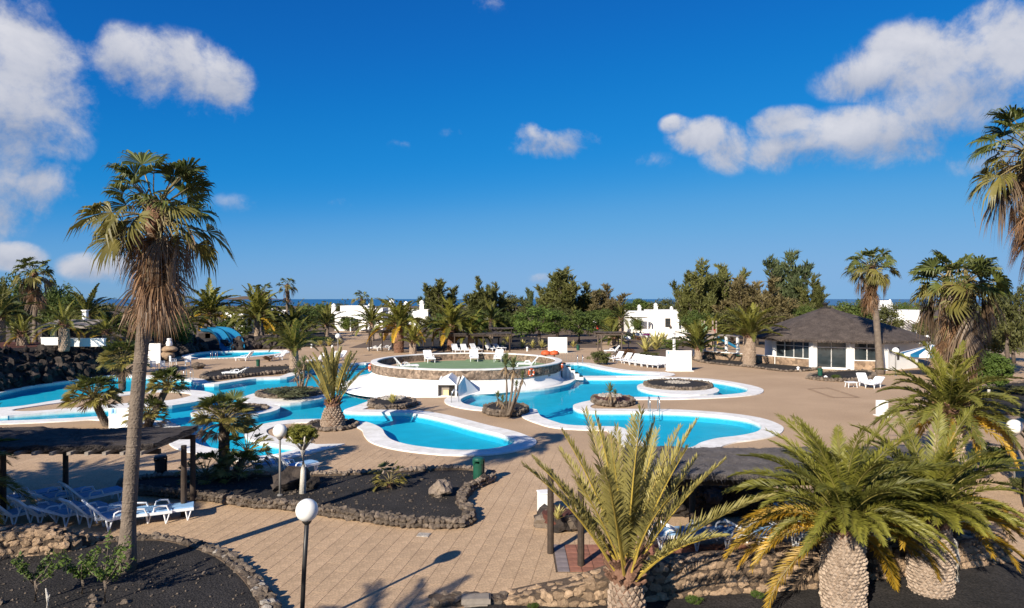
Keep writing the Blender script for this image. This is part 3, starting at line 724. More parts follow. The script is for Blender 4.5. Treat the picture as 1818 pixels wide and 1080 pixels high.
# ------------------------------------------------------------------ pool bar with the conical thatched roof
bar = thing('pool_bar', 'white pool bar with glass front, stone plinth and dark conical thatched roof', 'building', (33, 70, 0))
BP = [Vector(p) - Vector((33, 70)) for p in ((26.3, 68.0), (28.6, 64.9), (31.5, 63.6), (34.2, 62.8), (38.8, 65.5), (40.5, 73), (34.5, 78.5), (28.3, 76))]
def seg_box(mb, a, b, z0, z1, th, inset=0.0, mi=0):
    d_ = (b - a); L_ = d_.length; an = math.atan2(d_.y, d_.x); c = (a + b) / 2
    nrm = Vector((-d_.y, d_.x)).normalized(); c = c + nrm * inset
    mb.box((c.x, c.y, (z0+z1)/2), (L_, th, z1 - z0), an, mi)
def lerp2(a, b, t): return a + (b - a) * t
for i in range(8):
    a, b = BP[i], BP[(i+1) % 8]
    if i in (0, 2):      # plinth and windows
        n = 4 if i == 0 else 2
        m = MB(); seg_box(m, a, b, 0, .86, .3); m.build('stone_plinth', M['rubble_big'], bar)
        m = MB(); seg_box(m, a, b, .862, .93, .38); m.build('window_sill', M['white'], bar)
        m = MB(); seg_box(m, a, b, 2.45, 2.8, .28); m.build('lintel', M['white'], bar)
        for k in range(n):
            q0, q1 = lerp2(a, b, k/n), lerp2(a, b, (k+1)/n)
            m = MB(); seg_box(m, q0, q1, .935, 2.445, .03, .03); w = m.build('window', M['glass'], bar)
            m = MB(); seg_box(m, q0, q1, 2.02, 2.07, .07, .03); 
            for e in (q0, q1): m.box((e.x, e.y, 1.69), (.09, .12, 1.5), math.atan2((b-a).y, (b-a).x))
            m.build('frame', M['white'], w)
    elif i == 1:         # glass doors
        m = MB(); seg_box(m, a, b, 2.5, 2.8, .28); m.build('lintel', M['white'], bar)
        m = MB(); seg_box(m, a, b, 0.0, .09, .5); m.build('threshold', M['coping'], bar)
        for k in range(2):
            q0, q1 = lerp2(a, b, k/2), lerp2(a, b, (k+1)/2)
            m = MB(); seg_box(m, q0, q1, .1, 2.49, .03, .03); w = m.build('glass_door', M['glass'], bar)
            m = MB(); seg_box(m, q0, q1, 2.0, 2.06, .08, .03); seg_box(m, q0, q1, .09, .16, .08, .03)
            for e in (q0, q1): m.box((e.x, e.y, 1.3), (.08, .12, 2.4), math.atan2((b-a).y, (b-a).x))
            m.build('frame', M['white'], w)
    else:
        m = MB(); seg_box(m, a, b, 0, 2.8, .28); m.build('wall', M['white'], bar)
    if i in (1, 2, 3): 
        m = MB(); m.box((a.x, a.y - .05, 1.42), (.52, .52, 2.84), .3); m.build('column', M['white'], bar)
m = MB(); m.prism([tuple(p) for p in BP], .02, .06); m.build('bar_floor', M['terracotta'], bar)
for (x, y, c_, l_, lab) in ((-.6, -4.6, 'slide_blue', 'beach_float', 'dark blue inflatable behind the glass door of the bar'), (.1, -4.7, 'cloth_blue', 'beach_float', 'pale blue inflatable behind the glass door of the bar'), (-2.0, -4.3, 'turf', 'beach_float', 'green inflatable behind the left bar glass door')):
    m = MB(); m.lathe([(.05, .1), (.42, .15), (.55, .45), (.42, .75), (.05, .8)], 12, (0, 0, 0)); 
    tag(m.build(l_, M[c_], smooth=True, loc=(33 + x, 70 + y, .1)), lab, 'inflatable', 'inflatables in the bar')
m = MB(); seg_box(m, lerp2(BP[3], BP[4], .35), lerp2(BP[3], BP[4], .42), .9, 2.1, .3, .0); m.build('slit_window', M['glass'], bar)
# roof: thatch cone over a rounded eave
ev = smooth_loop(offset([tuple(p) for p in BP], 1.15), 7); nE = len(ev); apex = Vector((-.6, 0.6)); m = MB(); prof = [(1.0, 2.62), (1.0, 2.80), (.82, 3.42), (.62, 4.02), (.42, 4.62), (.22, 5.15), (.07, 5.62)]
for (s, z) in prof:
    for k, p_ in enumerate(ev):
        q = apex + (Vector(p_) - apex) * s; w = .07*noise.noise(Vector((q.x*2, q.y*2, z*3)))
        m.v.append((q.x*(1+.004*w), q.y, z + w + (0.08*math.sin(k*1.7) if s == 1.0 and z < 2.7 else 0)))
for i in range(len(prof)-1):
    for k in range(nE):
        k2 = (k+1) % nE; m.f.append((i*nE+k, i*nE+k2, (i+1)*nE+k2, (i+1)*nE+k)); m.m.append(0)
m.f.append(tuple(range((len(prof)-1)*nE, len(prof)*nE))); m.m.append(0)
m.f.append(tuple(range(nE))[::-1]); m.m.append(0)
for k in range(1400):    # loose straws on the slope and round the eave
    i = rnd.randrange(nE); t = rnd.random(); p0 = Vector(ev[i]).lerp(Vector(ev[(i+1) % nE]), t); s = 1.0 if k < 700 else rnd.uniform(.1, .95)
    z = 2.78 if s == 1.0 else 2.84 + (1-s)*2.85 + .1*(1-s)
    q = apex + (p0-apex)*s; dr = (p0-apex).normalized(); sd = Vector((-dr.y, dr.x))*.05; ln = rnd.uniform(.15, .4)
    e = q + dr*ln*.7 + Vector((rnd.uniform(-.1, .1), rnd.uniform(-.1, .1)))
    m.tri((q.x-sd.x, q.y-sd.y, z), (q.x+sd.x, q.y+sd.y, z), (e.x, e.y, z - ln*(.75 if s == 1 else .25)))
roof = m.build('thatched_roof', M['thatch_bar'], bar)
m = MB(); m.lathe([(.5, 5.5), (.55, 5.72), (.2, 5.75), (.16, 6.0), (.3, 6.02), (.28, 6.2), (.02, 6.25)], 14, (apex.x, apex.y, 0)); m.build('roof_cap', M['dark_in'], roof, smooth=True)

ann = thing('bar_terrace', 'open white posted bar terrace with stone plinth left of the thatched bar', 'terrace', (21.1, 74.8, 0))
a, b = Vector((0, 0)), Vector((5.1, -6.6)); m = MB(); seg_box(m, a, b, 0, .86, .3); m.build('stone_plinth', M['rubble_big'], ann)
m = MB(); seg_box(m, a, b, .862, .93, .38); m.build('sill', M['white'], ann)
for k in range(4):
    q = lerp2(a, b, k/3.0); m = MB(); m.box((q.x, q.y, 1.7), (.22, .22, 1.7), .6); m.box((q.x, q.y, 2.56), (.3, .3, .05), .6); m.build('post', M['white'], ann)
    q = q + Vector((-2.5, 3.5)); m = MB(); m.box((q.x, q.y, 1.3), (.22, .22, 2.6), .6); m.box((q.x, q.y, 2.62), (.3, .3, .05), .6); m.build('post', M['white'], ann)
m = MB(); m.raw([(-.4, .2, 2.6), (4.6, -5.9, 2.6), (2.1, -1.9, 2.72), (-3, 3.6, 2.72)], [(0,1,2,3)]); m.raw([(-.4, .2, 2.66), (4.6, -5.9, 2.66), (2.1, -1.9, 2.78), (-3, 3.6, 2.78)], [(3,2,1,0)]); m.build('canopy', M['wood_old'], ann)
for k in range(5):
    q = lerp2(a, b, .1 + k*.2) + Vector((-.9, 1.1)); m = MB(); m.lathe([(.42, .70), (.42, .74), (.01, .75)], 12); m.tube([(0, 0, 0), (0, 0, .72)], .04, 6); m.tube([(-.3, 0, .02), (.3, 0, .02)], .03, 5); m.tube([(0, -.3, .02), (0, .3, .02)], .03, 5)
    tag(m.build('cafe_table', M['green_plastic'], loc=(21.1 + q.x, 74.8 + q.y, 0)), 'dark green cafe table on the open bar terrace, ' + ('leftmost' if k == 0 else ORD[k] + ' from the left'), 'table', 'tables on the open bar terrace')

# ------------------------------------------------------------------ bungalows
def chimney_mesh(w, h):
    m = MB(); m.box((0, 0, h*.3), (w, w, h*.6), taper=.9); m.box((0, 0, h*.63), (w*1.25, w*1.25, h*.06))
    m.lathe([(w*.42, h*.66), (w*.46, h*.74), (w*.62, h*.76), (w*.52, h*.85), (w*.28, h*.93), (w*.05, h)], 12); return m
def bungalow(name, label, Y, blocks, wins=(), chims=(), cat='house', canopies=()):
    x0, x1, yt, yb = blocks[0][:4]; base = WY((x0+x1)/2, yb, Y); t = thing(name, label, cat, (base.x, Y, 0))
    k = Y / F
    for bl in blocks:
        x0, x1, yt, yb = bl[:4]; dep = bl[4] if len(bl) > 4 else 6; dy = bl[5] if len(bl) > 5 else 0
        a = WY(x0, yt, Y); b = WY(x1, yb, Y); z1 = a.z; z0 = min(b.z, 0) - .3
        cx = (a.x+b.x)/2 - base.x; w = b.x - a.x
        m = MB(); m.box((cx, dy+dep/2, (z0+z1)/2), (w, dep, z1-z0)); m.box((cx, dy+dep/2, z1+.06), (w+.14, dep+.14, .12)); 
        o = m.build('wall', M['white'], t); bev(o, .10)
    for wn in wins:
        x0, x1, y0, y1 = wn[:4]; dy = wn[4] if len(wn) > 4 else 0
        a = WY(x0, y0, Y); b = WY(x1, y1, Y); cx = (a.x+b.x)/2-base.x; cz = (a.z+b.z)/2; w, h = b.x-a.x, a.z-b.z
        m = MB(); m.box((cx, dy-.02, cz), (w, .08, h)); f = m.build('window', M['wood'], t)
        m = MB()
        for i in range(2):
            for j in range(3): m.box((cx+(i-.5)*w*.44, dy-.075, cz+(j-1)*h*.3), (w*.34, .03, h*.24))
        m.build('pane', M['glass'], f)
    for ch in chims:
        x, yt, yb = ch[:3]; a = WY(x, yt, Y+2); b = WY(x, yb, Y+2); h = a.z-b.z
        m = chimney_mesh(max(.5, h*.38), h); m.build('chimney', M['white'], t, loc=(a.x-base.x, 2, b.z-.1))
    for (x0, x1, y0, y1) in canopies:
        a = WY(x0, y0, Y-2.2); b = WY(x1, y1, Y-2.2); m = MB(); m.box(((a.x+b.x)/2-base.x, -1.1, a.z), (b.x-a.x, 2.3, .12)); m.build('canopy', M['wood'], t)
        for xx in (a.x, b.x): m = MB(); m.box((xx-base.x, -2.1, a.z/2-.1), (.2, .2, a.z)); m.build('post', M['white'], t)
    return t
def bev(o, w, seg=2):
    mo = o.modifiers.new('bevel', 'BEVEL'); mo.width = w; mo.segments = seg; mo.limit_method = 'ANGLE'; return o
bungalow('bungalow', 'white bungalow with two round topped chimneys at the end of the left walkway', 141, [(604,652,544,589,7), (640,682,548,590,6,-1.5), (592,626,555,586,5,1)], [(610,618,566,583), (630,636,566,576,0)], [(592.5,538,556), (656,538,549)], canopies=[(600,622,564,586)])
bungalow('bungalow', 'low white bungalow block with side chimneys behind the feather palms', 150, [(722,760,550.5,584,7), (690,724,556,584,6,1)], [(738,744,564,574)], [(695,531,557), (721,534,552), (749,532,552)])
bungalow('bungalow', 'white bungalow with tall chimneys and gridded window above the right terrace', 132, [(1156,1206,551.5,590,7), (1119,1158,554,588,6,1.5), (1204,1222,565,590,6,1)], [(1181,1190,565.5,581), (1128,1136,572,586,1.5)], [(1135,540,555), (1164,537,553), (1192,543,553)], canopies=[(1122,1150,564,588)])
bungalow('bungalow', 'white flat roofed house with slatted canopy behind the bar roof', 104, [(1584,1634,552,592,7), (1600,1632,575,600,5,-3)], [(1590,1597,575,588)], [])
bungalow('bungalow', 'small far white house peeking over the trees right of the bar', 260, [(1562,1582,534,560,8), (1572,1590,538,560,7,2)], [(1566,1569,540,545)], [(1580,531,540)])
bungalow('bungalow', 'white house wall half hidden behind the dark left palms', 128, [(398,432,556,600,6), (470,500,553,600,6,3)], [(408,413,566,575)], [(483,547,556)])
bungalow('bungalow', 'pale low house strip seen between the middle trees', 170, [(858,884,551,580,6), (898,922,551.5,580,6,1)], [(866,870,558,565)], [])
tw = thing('terrace_wall', 'white terrace steps and walls in front of the right bungalow', 'wall', (24, 122, 0))
for (x0, x1, yt, Y) in ((1146,1212,584.5,126), (1128,1216,592,117), (1100,1150,596,112), (1180,1232,598,108)):
    a = WY(x0, yt, Y); b = WY(x1, yt, Y); m = MB(); m.box(((a.x+b.x)/2-24, Y-122, a.z/2), (b.x-a.x, .4, a.z)); m.build('wall_section', M['white'], tw)
# slatted canopy of the house behind the bar
cs = thing('slatted_canopy', 'grey slatted canopy roof before the flat roofed house', 'canopy', (61.0, 97, 0))
a = WY(1583, 586, 97); b = WY(1624, 569, 100)
for k in range(9):
    x = a.x + (b.x-a.x)*k/8 - 61.0; m = MB(); m.raw([(x-.14, 0, a.z), (x+.14, 0, a.z), (x+.14, 4, b.z), (x-.14, 4, b.z), (x-.14, 0, a.z-.12), (x+.14, 0, a.z-.12), (x+.14, 4, b.z-.12), (x-.14, 4, b.z-.12)], [(0,1,2,3),(4,7,6,5),(0,4,5,1),(1,5,6,2),(2,6,7,3),(3,7,4,0)]); m.build('slat', M['wood_old'], cs)
for x in (a.x-61.0, b.x-61.0): m = MB(); m.box((x, .2, a.z/2), (.25, .25, a.z)); m.build('post', M['white'], cs)

# ------------------------------------------------------------------ pergolas
def thatch_mesh(w, dpt, th, seed, straws, sag=.06):
    m = MB(); rr = random.Random(seed); nx, ny = max(6, int(w/.22)), max(4, int(dpt/.22)); o = seed*7.3
    def P(i, j, top):
        u, v = i/nx, j/ny; e = .10*noise.noise(Vector((i*.9+o, j*.9, 0)))
        x = (u-.5)*w + (e if i in (0, nx) else 0); y = (v-.5)*dpt + (e*1.4 if j in (0, ny) else 0)
        z = .05*noise.noise(Vector((x*1.7+o, y*1.7, 0))) + .03*noise.noise(Vector((x*5+o, y*5, 2)))
        return (x, y, (th + z if top else 0.0) - sag*math.sin(math.pi*u))
    for top in (1, 0):
        b = len(m.v)
        m.v += [P(i, j, top) for i in range(nx+1) for j in range(ny+1)]
        for i in range(nx):
            for j in range(ny):
                f = (b+i*(ny+1)+j, b+(i+1)*(ny+1)+j, b+(i+1)*(ny+1)+j+1, b+i*(ny+1)+j+1); m.f.append(f if top else f[::-1]); m.m.append(0)
    S = (nx+1)*(ny+1); I = lambda i, j: i*(ny+1)+j
    for i in range(nx):
        for j in (0, ny): m.f.append((I(i, j), I(i+1, j), I(i+1, j)+S, I(i, j)+S)); m.m.append(0)
    for j in range(ny):
        for i in (0, nx): m.f.append((I(i, j), I(i, j+1), I(i, j+1)+S, I(i, j)+S)); m.m.append(0)
    for k in range(straws):
        edge = rr.random() < .45
        if edge:
            sd = rr.random()
            if sd < .4: x, y, dx, dy = (rr.random()-.5)*w, -dpt/2, rr.uniform(-.3, .3), -1
            elif sd < .75: x, y, dx, dy = (rr.random()-.5)*w, dpt/2, rr.uniform(-.3, .3), 1
            else: s_ = rr.choice((-1, 1)); x, y, dx, dy = s_*w/2, (rr.random()-.5)*dpt, s_, rr.uniform(-.3, .3)
        else: x, y, dx, dy = (rr.random()-.5)*w*.97, (rr.random()-.5)*dpt*.97, rr.uniform(-1, 1), rr.uniform(-1, 1)
        ln = rr.uniform(.08, .30); z = th*rr.uniform(.4, 1.05) - sag*math.sin(math.pi*(x/w+.5)); q = .012
        m.tri((x-dy*q, y+dx*q, z), (x+dy*q, y-dx*q, z), (x+dx*ln, y+dy*ln, z + (rr.uniform(-.12, .02) if edge else rr.uniform(.0, .07))))
    return m
def pergola(label, c, w, dpt, z, posts, rz=0, th=.13, straws=900, rafters=0, tmat='thatch', pr=.07, wm_='wood', name='pergola', roof=None):
    t = thing(name, label, 'pergola', (c[0], c[1], 0), rz)
    rw, rd, ro = roof if roof else (w, dpt, (0, 0))
    o = thatch_mesh(rw, rd, th, len(bpy.data.objects), straws).build('thatch', M[tmat], t, loc=(ro[0], ro[1], z))
    for (x, y) in posts:
        m = MB(); m.tube([(x, y, 0), (x, y, z*.5), (x, y, z-.14)], [pr*1.05, pr, pr*.95], 10); bp = m.build('post', M[wm_], t)
    ys = sorted({round(p[1], 2) for p in posts})
    for y in (min(ys), max(ys)):
        m = MB(); m.box((ro[0], y, z-.20), (rw*.98, .10, .14)); m.build('beam', M[wm_], t)
    for k in range(rafters):
        x = -w/2 + (k+.5)*w/rafters; m = MB(); m.box((x, -.08, z-.085), (.11, dpt+.45, .09)); m.build('rafter', M['wood_old'], t)
    return t
pergola('dark thatched pergola shading the loungers at left', (-14.3, 21.0), 8.0, 2.75, 2.30, [(-.72, -.85), (4.35, -.3), (-.25, 1.25), (-3.6, -.85), (-3.6, 1.25), (3.9, 1.25)][:6], straws=5200, rafters=16, pr=.085)
pergola('thatched pergola over loungers behind the foreground date palms at right', (6.0, 17.8), 10.6, 2.9, 2.32, [(-5.0, -.1), (-4.3, -.96), (-1.0, 1.15), (1.5, 1.2), (1.5, -1.1), (4.8, 1.2), (4.8, -1.1)], straws=5200, rafters=0, pr=.085, tmat='thatch_sunlit', roof=(8.2, 3.0, (1.3, 0)))
def far_pergola(label, x0, x1, yroof, ypost, posts, dpt=3.0, th=.12, **k):
    Yp = Yof(ypost); a = WY(x0, yroof, Yp); b = WY(x1, yroof, Yp); w = b.x-a.x; c = ((a.x+b.x)/2, Yp+dpt/2)
    pl = []
    for (px, py) in posts:
        y_ = -dpt/2 + .1 if py >= ypost - 3 else dpt/2 - .1
        pl.append((WY(px, yroof, Yp).x - c[0], y_))
    pergola(label, c, w, dpt, a.z - .12, pl, th=th, straws=300, pr=.09, **k)
far_pergola('thatched pergola with slim dark posts left of the round terrace', 640, 702, 586.5, 624, [(655,624),(678,625),(697,624),(650,618),(690,618)])
far_pergola('far thatched pergola behind the thick trunked feather palm', 748, 784, 583.5, 616, [(752,616),(768,616),(781,616),(765,610)])
far_pergola('long thatched pergola over white loungers behind the round terrace', 783, 907, 592, 625, [(788,625),(807,625),(858,625),(905,625),(837,618),(884,614)], dpt=4)
far_pergola('thatched shelter behind the big round green tree', 868, 912, 582.5, 610, [(872,610),(890,610),(908,610)])
far_pergola('small wooden thatched pergola beside the far walkway at right', 1060, 1111, 590, 626, [(1067,619),(1104,626),(1068,626),(1104,619)], wm_='bark', tmat='thatch_bar')

# ------------------------------------------------------------------ lava rock banks and the water slide
def rock_bank(label, line, h, depth, n, s0, top_mat, top_depth=14, seed=1):
    rr = random.Random(seed); c = Vector((*line[0], 0)); t = thing('rock_bank', label, 'rock bank', c)
    P = [Vector(p)-c.xy for p in line]; m = MB()
    nr = []
    for i in range(len(P)):
        d_ = (P[min(i+1, len(P)-1)]-P[max(i-1, 0)]).normalized(); nr.append(Vector((-d_.y, d_.x)))
    rows_ = [(0, -.1), (depth*.45, h*.55), (depth, h), (depth+top_depth*.4, h*1.05), (depth+top_depth, h*.9), (depth+top_depth+1.5, -.3)]
    n_ = len(P)
    for (o, z) in rows_:
        for i in range(n_):
            edge = min(1, min(i, n_-1-i)/1.2) if True else 1
            q = P[i]+nr[i]*o; m.v.append((q.x, q.y, z*edge + .15*noise.noise(Vector((q.x*.4, q.y*.4, 3)))))
    for k in range(len(rows_)-1):
        for i in range(n_-1): m.f.append((k*n_+i, k*n_+i+1, (k+1)*n_+i+1, (k+1)*n_+i)); m.m.append(0 if k < 2 else 1)
    m.build('bank', [M['lava'], top_mat], t, smooth=True)
    L_ = n_ - 1
    for k in range(n):
        u = rr.random()*L_; i = min(int(u), L_-1); f = u-i; v = rr.random()**.8
        p = P[i].lerp(P[i+1], f); nn = nr[i].lerp(nr[i+1], f); e = min(1, min(u, L_-u)/1.2)
        o = v*depth*.92; z = h*e*min(.96, v*1.0)
        q = p + nn*o; s = s0*rr.uniform(.55, 1.6)*(1.25-.5*v)
        put(rr.choice(LAVA), 'rock', t, (q.x, q.y, z + s*.1), rot=(rr.uniform(0, 6), rr.uniform(0, 6), rr.uniform(0, 6)), scale=(s*rr.uniform(.8, 1.3), s, s*rr.uniform(.7, 1)))
    return t
rock_bank('black lava rock bank with red soil top along the left pool shore', wl([(-220,735),(-100,712),(0,697),(60,686),(120,677),(190,668),(222,662)], 4, False), 2.7, 3.4, 300, .60, M['red_gravel'], 15, 3)
rock_bank('dark lava rock heap behind the white shower screen and slide pool', wl([(250,645),(285,640),(325,632),(350,626),(372,624)], 4, False), 1.9, 3.0, 130, .8, M['gravel'], 9, 5)
rock_bank('dark lava rocks to the right of the blue water slide', wl([(425,623),(445,621),(470,620),(497,620)], 4, False), 1.3, 2.6, 90, .8, M['gravel'], 8, 6)
sl = thing('water_slide', 'double blue water slide running down into the small upper pool', 'water slide', W(410, 624))
s0 = W(410, 624)
for k, cp in enumerate((((364, 590, 93), (382, 592.5, 91), (393, 604, 89), (399, 615, 87.6), (401, 625, 86.6)), ((376, 588, 94), (398, 590, 92.5), (414, 600, 90.2), (421, 612, 88.4), (424, 624, 87)))):
    ctrl = [WY(*q) for q in cp]; xa = cp[0][0]
    pts2 = [(p.x, p.y) for p in ctrl]
    xy = smooth_loop(pts2, 6, False); zz = smooth_loop([(i, p.z) for i, p in enumerate(ctrl)], 6, False)
    path = [Vector((a_[0], a_[1], b_[1])) for a_, b_ in zip(xy, zz)]
    m = MB(); n = 11
    for i, p in enumerate(path):
        tg_ = (path[min(i+1, len(path)-1)]-path[max(i-1, 0)]).normalized(); sd = tg_.cross(Vector((0, 0, 1))).normalized(); up = sd.cross(tg_)
        for j in range(n):
            a_ = math.pi*(j/(n-1)); wv = .66
            for rr_ in (0.98, 1.10):
                q = p + sd*math.cos(a_)*rr_*wv + up*(1 - math.sin(a_)*rr_)*.6; m.v.append(tuple(q - s0))
    w_ = n*2
    for i in range(len(path)-1):
        for j in range(n-1):
            for q in (0, 1):
                f = (i*w_+j*2+q, i*w_+(j+1)*2+q, (i+1)*w_+(j+1)*2+q, (i+1)*w_+j*2+q); m.f.append(f if q else f[::-1]); m.m.append(0)
        for j in (0, n-1): m.f.append((i*w_+j*2, (i+1)*w_+j*2, (i+1)*w_+j*2+1, i*w_+j*2+1)); m.m.append(0)
    m.build('chute', M['slide_blue'], sl, smooth=True)
    q = WY(xa, 590, 92) - s0; m = MB(); m.box((q.x, q.y+.5, q.z/2-.3+.2), (1.6, 1.4, q.z-.2)); m.build('platform', M['lava'], sl)
# low white wall and sheds on the red bank
for (x0, x1, yt, yb, Y, lab) in ((75, 120, 601.5, 607.5, 57, 'short white garden wall on the red bank left of the feather palm'), (120, 186, 603, 610, 57.5, 'longer white garden wall on the red bank behind the feather palms')):
    a = WY(x0, yt, Y); b = WY(x1, yb, Y); m = MB(); m.box((0, 0, 0), (b.x-a.x, .3, a.z-b.z+.3)); m.box((0, 0, (a.z-b.z+.3)/2+.03), (b.x-a.x+.1, .38, .06)); tag(m.build('garden_wall', M['white'], loc=((a.x+b.x)/2, Y, (a.z+b.z)/2-.1)), lab, 'wall')
hz = thing('garden_shed', 'small pale garden house with sloped roof on the left bank', 'shed', (WY(118, 600, 66).x, 66, 0))
a = WY(72, 569, 66); b = WY(160, 602, 66); x0 = hz.location.x
m = MB(); m.box(((a.x+b.x)/2-x0, 1, 2.9), (b.x-a.x-.6, 2.5, 1.5)); m.build('wall', M['dark_in'], hz)
m = MB(); m.raw([(a.x-x0, -.8, a.z-.6), (b.x-x0, -.8, a.z-.6), (b.x-x0, 2.6, a.z), (a.x-x0, 2.6, a.z), (a.x-x0, -.8, a.z-.75), (b.x-x0, -.8, a.z-.75), (b.x-x0, 2.6, a.z-.15), (a.x-x0, 2.6, a.z-.15)], [(0,1,2,3),(4,7,6,5),(0,4,5,1),(1,5,6,2),(2,6,7,3),(3,7,4,0)]); m.build('roof', M['wood_old'], hz)
m = MB(); q = WY(99, 590, 65.4); m.box((q.x-x0, -.9, q.z), (.42, .3, 1.5)); m.build('pillar', M['yellow_paint'], hz)
m = MB(); q = WY(138, 560, 68); m.box((q.x-x0, 3.2, q.z), (.4, .4, .9)); m.box((q.x-x0, 3.2, q.z+.48), (.55, .55, .08)); m.build('chimney', M['white'], hz)

# ------------------------------------------------------------------ palms
FR = {}
def frond_mesh(e0, droop, L, pairs, ll, lw, m_leaf, m_rach, seed, petiole=.1, vee=.45, rr0=.028):
    """one feather frond growing along +X and up, leaving at angle e0 and arching by droop"""
    r = random.Random(seed); m = MB(); NS = 26; p = Vector((0, 0, 0)); pts = [p.copy()]; tang = []
    sw = r.uniform(-.12, .12)
    for i in range(NS):
        t = (i+.5)/NS; e = e0 - droop * t**1.25; yaw = sw*t
        d_ = Vector((math.cos(e)*math.cos(yaw), math.cos(e)*math.sin(yaw), math.sin(e))); tang.append(d_); p = p + d_*(L/NS); pts.append(p.copy())
    tang.append(tang[-1])
    sel = list(range(0, NS+1, 3))
    if sel[-1] != NS: sel.append(NS)
    m.tube([pts[i] for i in sel], [rr0*(1-.85*(i/NS)) for i in sel], 4, 1, cap=False)
    for k in range(pairs):
        t = petiole + (1-petiole)*(k+.5)/pairs; f = t*NS; i = min(int(f), NS-1); q = pts[i].lerp(pts[i+1], f-i); tg_ = tang[i]
        side0 = tg_.cross(Vector((0, 0, 1)))
        if side0.length < .05: side0 = Vector((0, 1, 0))
        side0.normalize(); up = side0.cross(tg_)
        prof = min(1, (t-petiole)/(.22)+.35) * (1 - max(0, (t-.55)/.45)**1.6*.62)
        ang = R(62) - R(36)*t
        for s in (-1, 1):
            aj = ang + r.uniform(-.2, .2); v = vee*(1-.4*t) + r.uniform(-.28, .28)
            dl = (tg_*math.cos(aj) + (side0*s*math.cos(v) + up*math.sin(v))*math.sin(aj)).normalized()
            ln = ll*prof*r.uniform(.85, 1.1); w = lw*(.8+.4*prof)
            wd = (tg_ - dl*tg_.dot(dl)).normalized()*w
            mid = q + dl*ln*.45; tip = q + dl*ln + Vector((0, 0, -ln*.10*r.uniform(.3, 1.6)))
            n = len(m.v); m.v += [tuple(q), tuple(mid-wd), tuple(tip), tuple(mid+wd)]; m.f += [(n, n+1, n+2), (n, n+2, n+3)]; m.m += [0, 0]
    return m.mesh('frond', [m_leaf, m_rach])
def frond(kind, cls, var, lod):
    key = (kind, cls, var, lod)
    if key in FR: return FR[key]
    e0 = [84, 72, 60, 47, 33, 18, 2, -18, -40][cls]; dr = [40, 54, 66, 74, 78, 76, 70, 58, 40][cls]
    leaf = {'green': ['frond_young', 'frond_young', 'frond_green', 'frond_green', 'frond_green', 'frond_green', 'frond_old', 'frond_old', 'frond_dead'],
            'yellow': ['frond_young', 'frond_young', 'frond_green', 'frond_young', 'frond_old' if var == 1 else 'frond_young', 'frond_old', 'frond_old', 'frond_old', 'frond_dead'],
            'dark': ['frond_green', 'frond_green', 'frond_dark', 'frond_dark', 'frond_dark', 'frond_green', 'frond_green', 'frond_old', 'frond_dead'],
            'olive': ['frond_olive']*9}[kind][cls]
    if kind == 'olive': dr = [10, 15, 20, 26, 34, 42, 50, 50, 40][cls]
    if kind == 'dark': dr = dr*.85
    pairs, ll, lw = {0: (92, .44, .0135), 1: (54, .48, .027), 2: (34, .52, .058)}[lod]
    if kind == 'olive': pairs, ll, lw = 80, .40, .0135 if lod == 0 else .022
    FR[key] = frond_mesh(R(e0), R(dr), 3.0, pairs, ll, lw, M[leaf], M['rachis_yellow' if kind == 'olive' else 'rachis'], hash((cls, var)) % 999 + var*31 + cls*7, petiole=.2 if kind == 'olive' else .1, vee=.75 if kind == 'olive' else .42, rr0=.024 if lod == 0 and kind != 'olive' else .03)
    return FR[key]
def trunk_scaled(h, r, rows_, per, seed, m, m2, belly=1.0, lean=(0, 0), taper=0.0):
    """trunk with a spiral of old leaf bases"""
    rr = random.Random(seed); core = MB(); S = MB(); n = 8
    def rad(t): return r*(1.12 - .1*t - taper*t + belly*.12*math.sin(math.pi*min(1, t*1.1)))
    zs = [h*i/n for i in range(n+1)]
    core.tube([(lean[0]*(z/h), lean[1]*(z/h), z-.1) for z in zs], [rad(z/h)*.97 for z in zs], 18)
    for j in range(rows_):
        t = (j+.5)/rows_; z = t*h + rr.uniform(-.02, .02)*h/rows_; ra = rad(t); bw = 2*math.pi*ra/per*.52; bh = h/rows_*1.15
        cx, cy = lean[0]*t, lean[1]*t
        for k in range(per):
            a = 2*math.pi*(k + .5*(j % 2))/per + rr.uniform(-.05, .05); pr_ = ra*.97 + rr.uniform(.012, .05)*min(1.3, r/.3)
            c, s = math.cos(a), math.sin(a); tx, ty = -s, c
            def P(rad_, u, dz): return (cx + c*rad_ + tx*u, cy + s*rad_ + ty*u, z + dz)
            top = P(pr_, 0, bh*.45*rr.uniform(.7, 1.2))
            S.raw([P(ra*.95, 0, -bh*.75), P(ra*.95, -bw, 0), P(ra*.94, 0, bh*.7), P(ra*.95, bw, 0), top, P(pr_*.99, -bw*.55, bh*.1), P(pr_*.99, bw*.55, bh*.1)], [(0, 5, 1), (0, 6, 5), (0, 3, 6), (5, 6, 4), (1, 5, 4, 2), (6, 3, 2, 4)])
    return core.mesh('trunk', m, True), S.mesh('leaf_bases', m2)
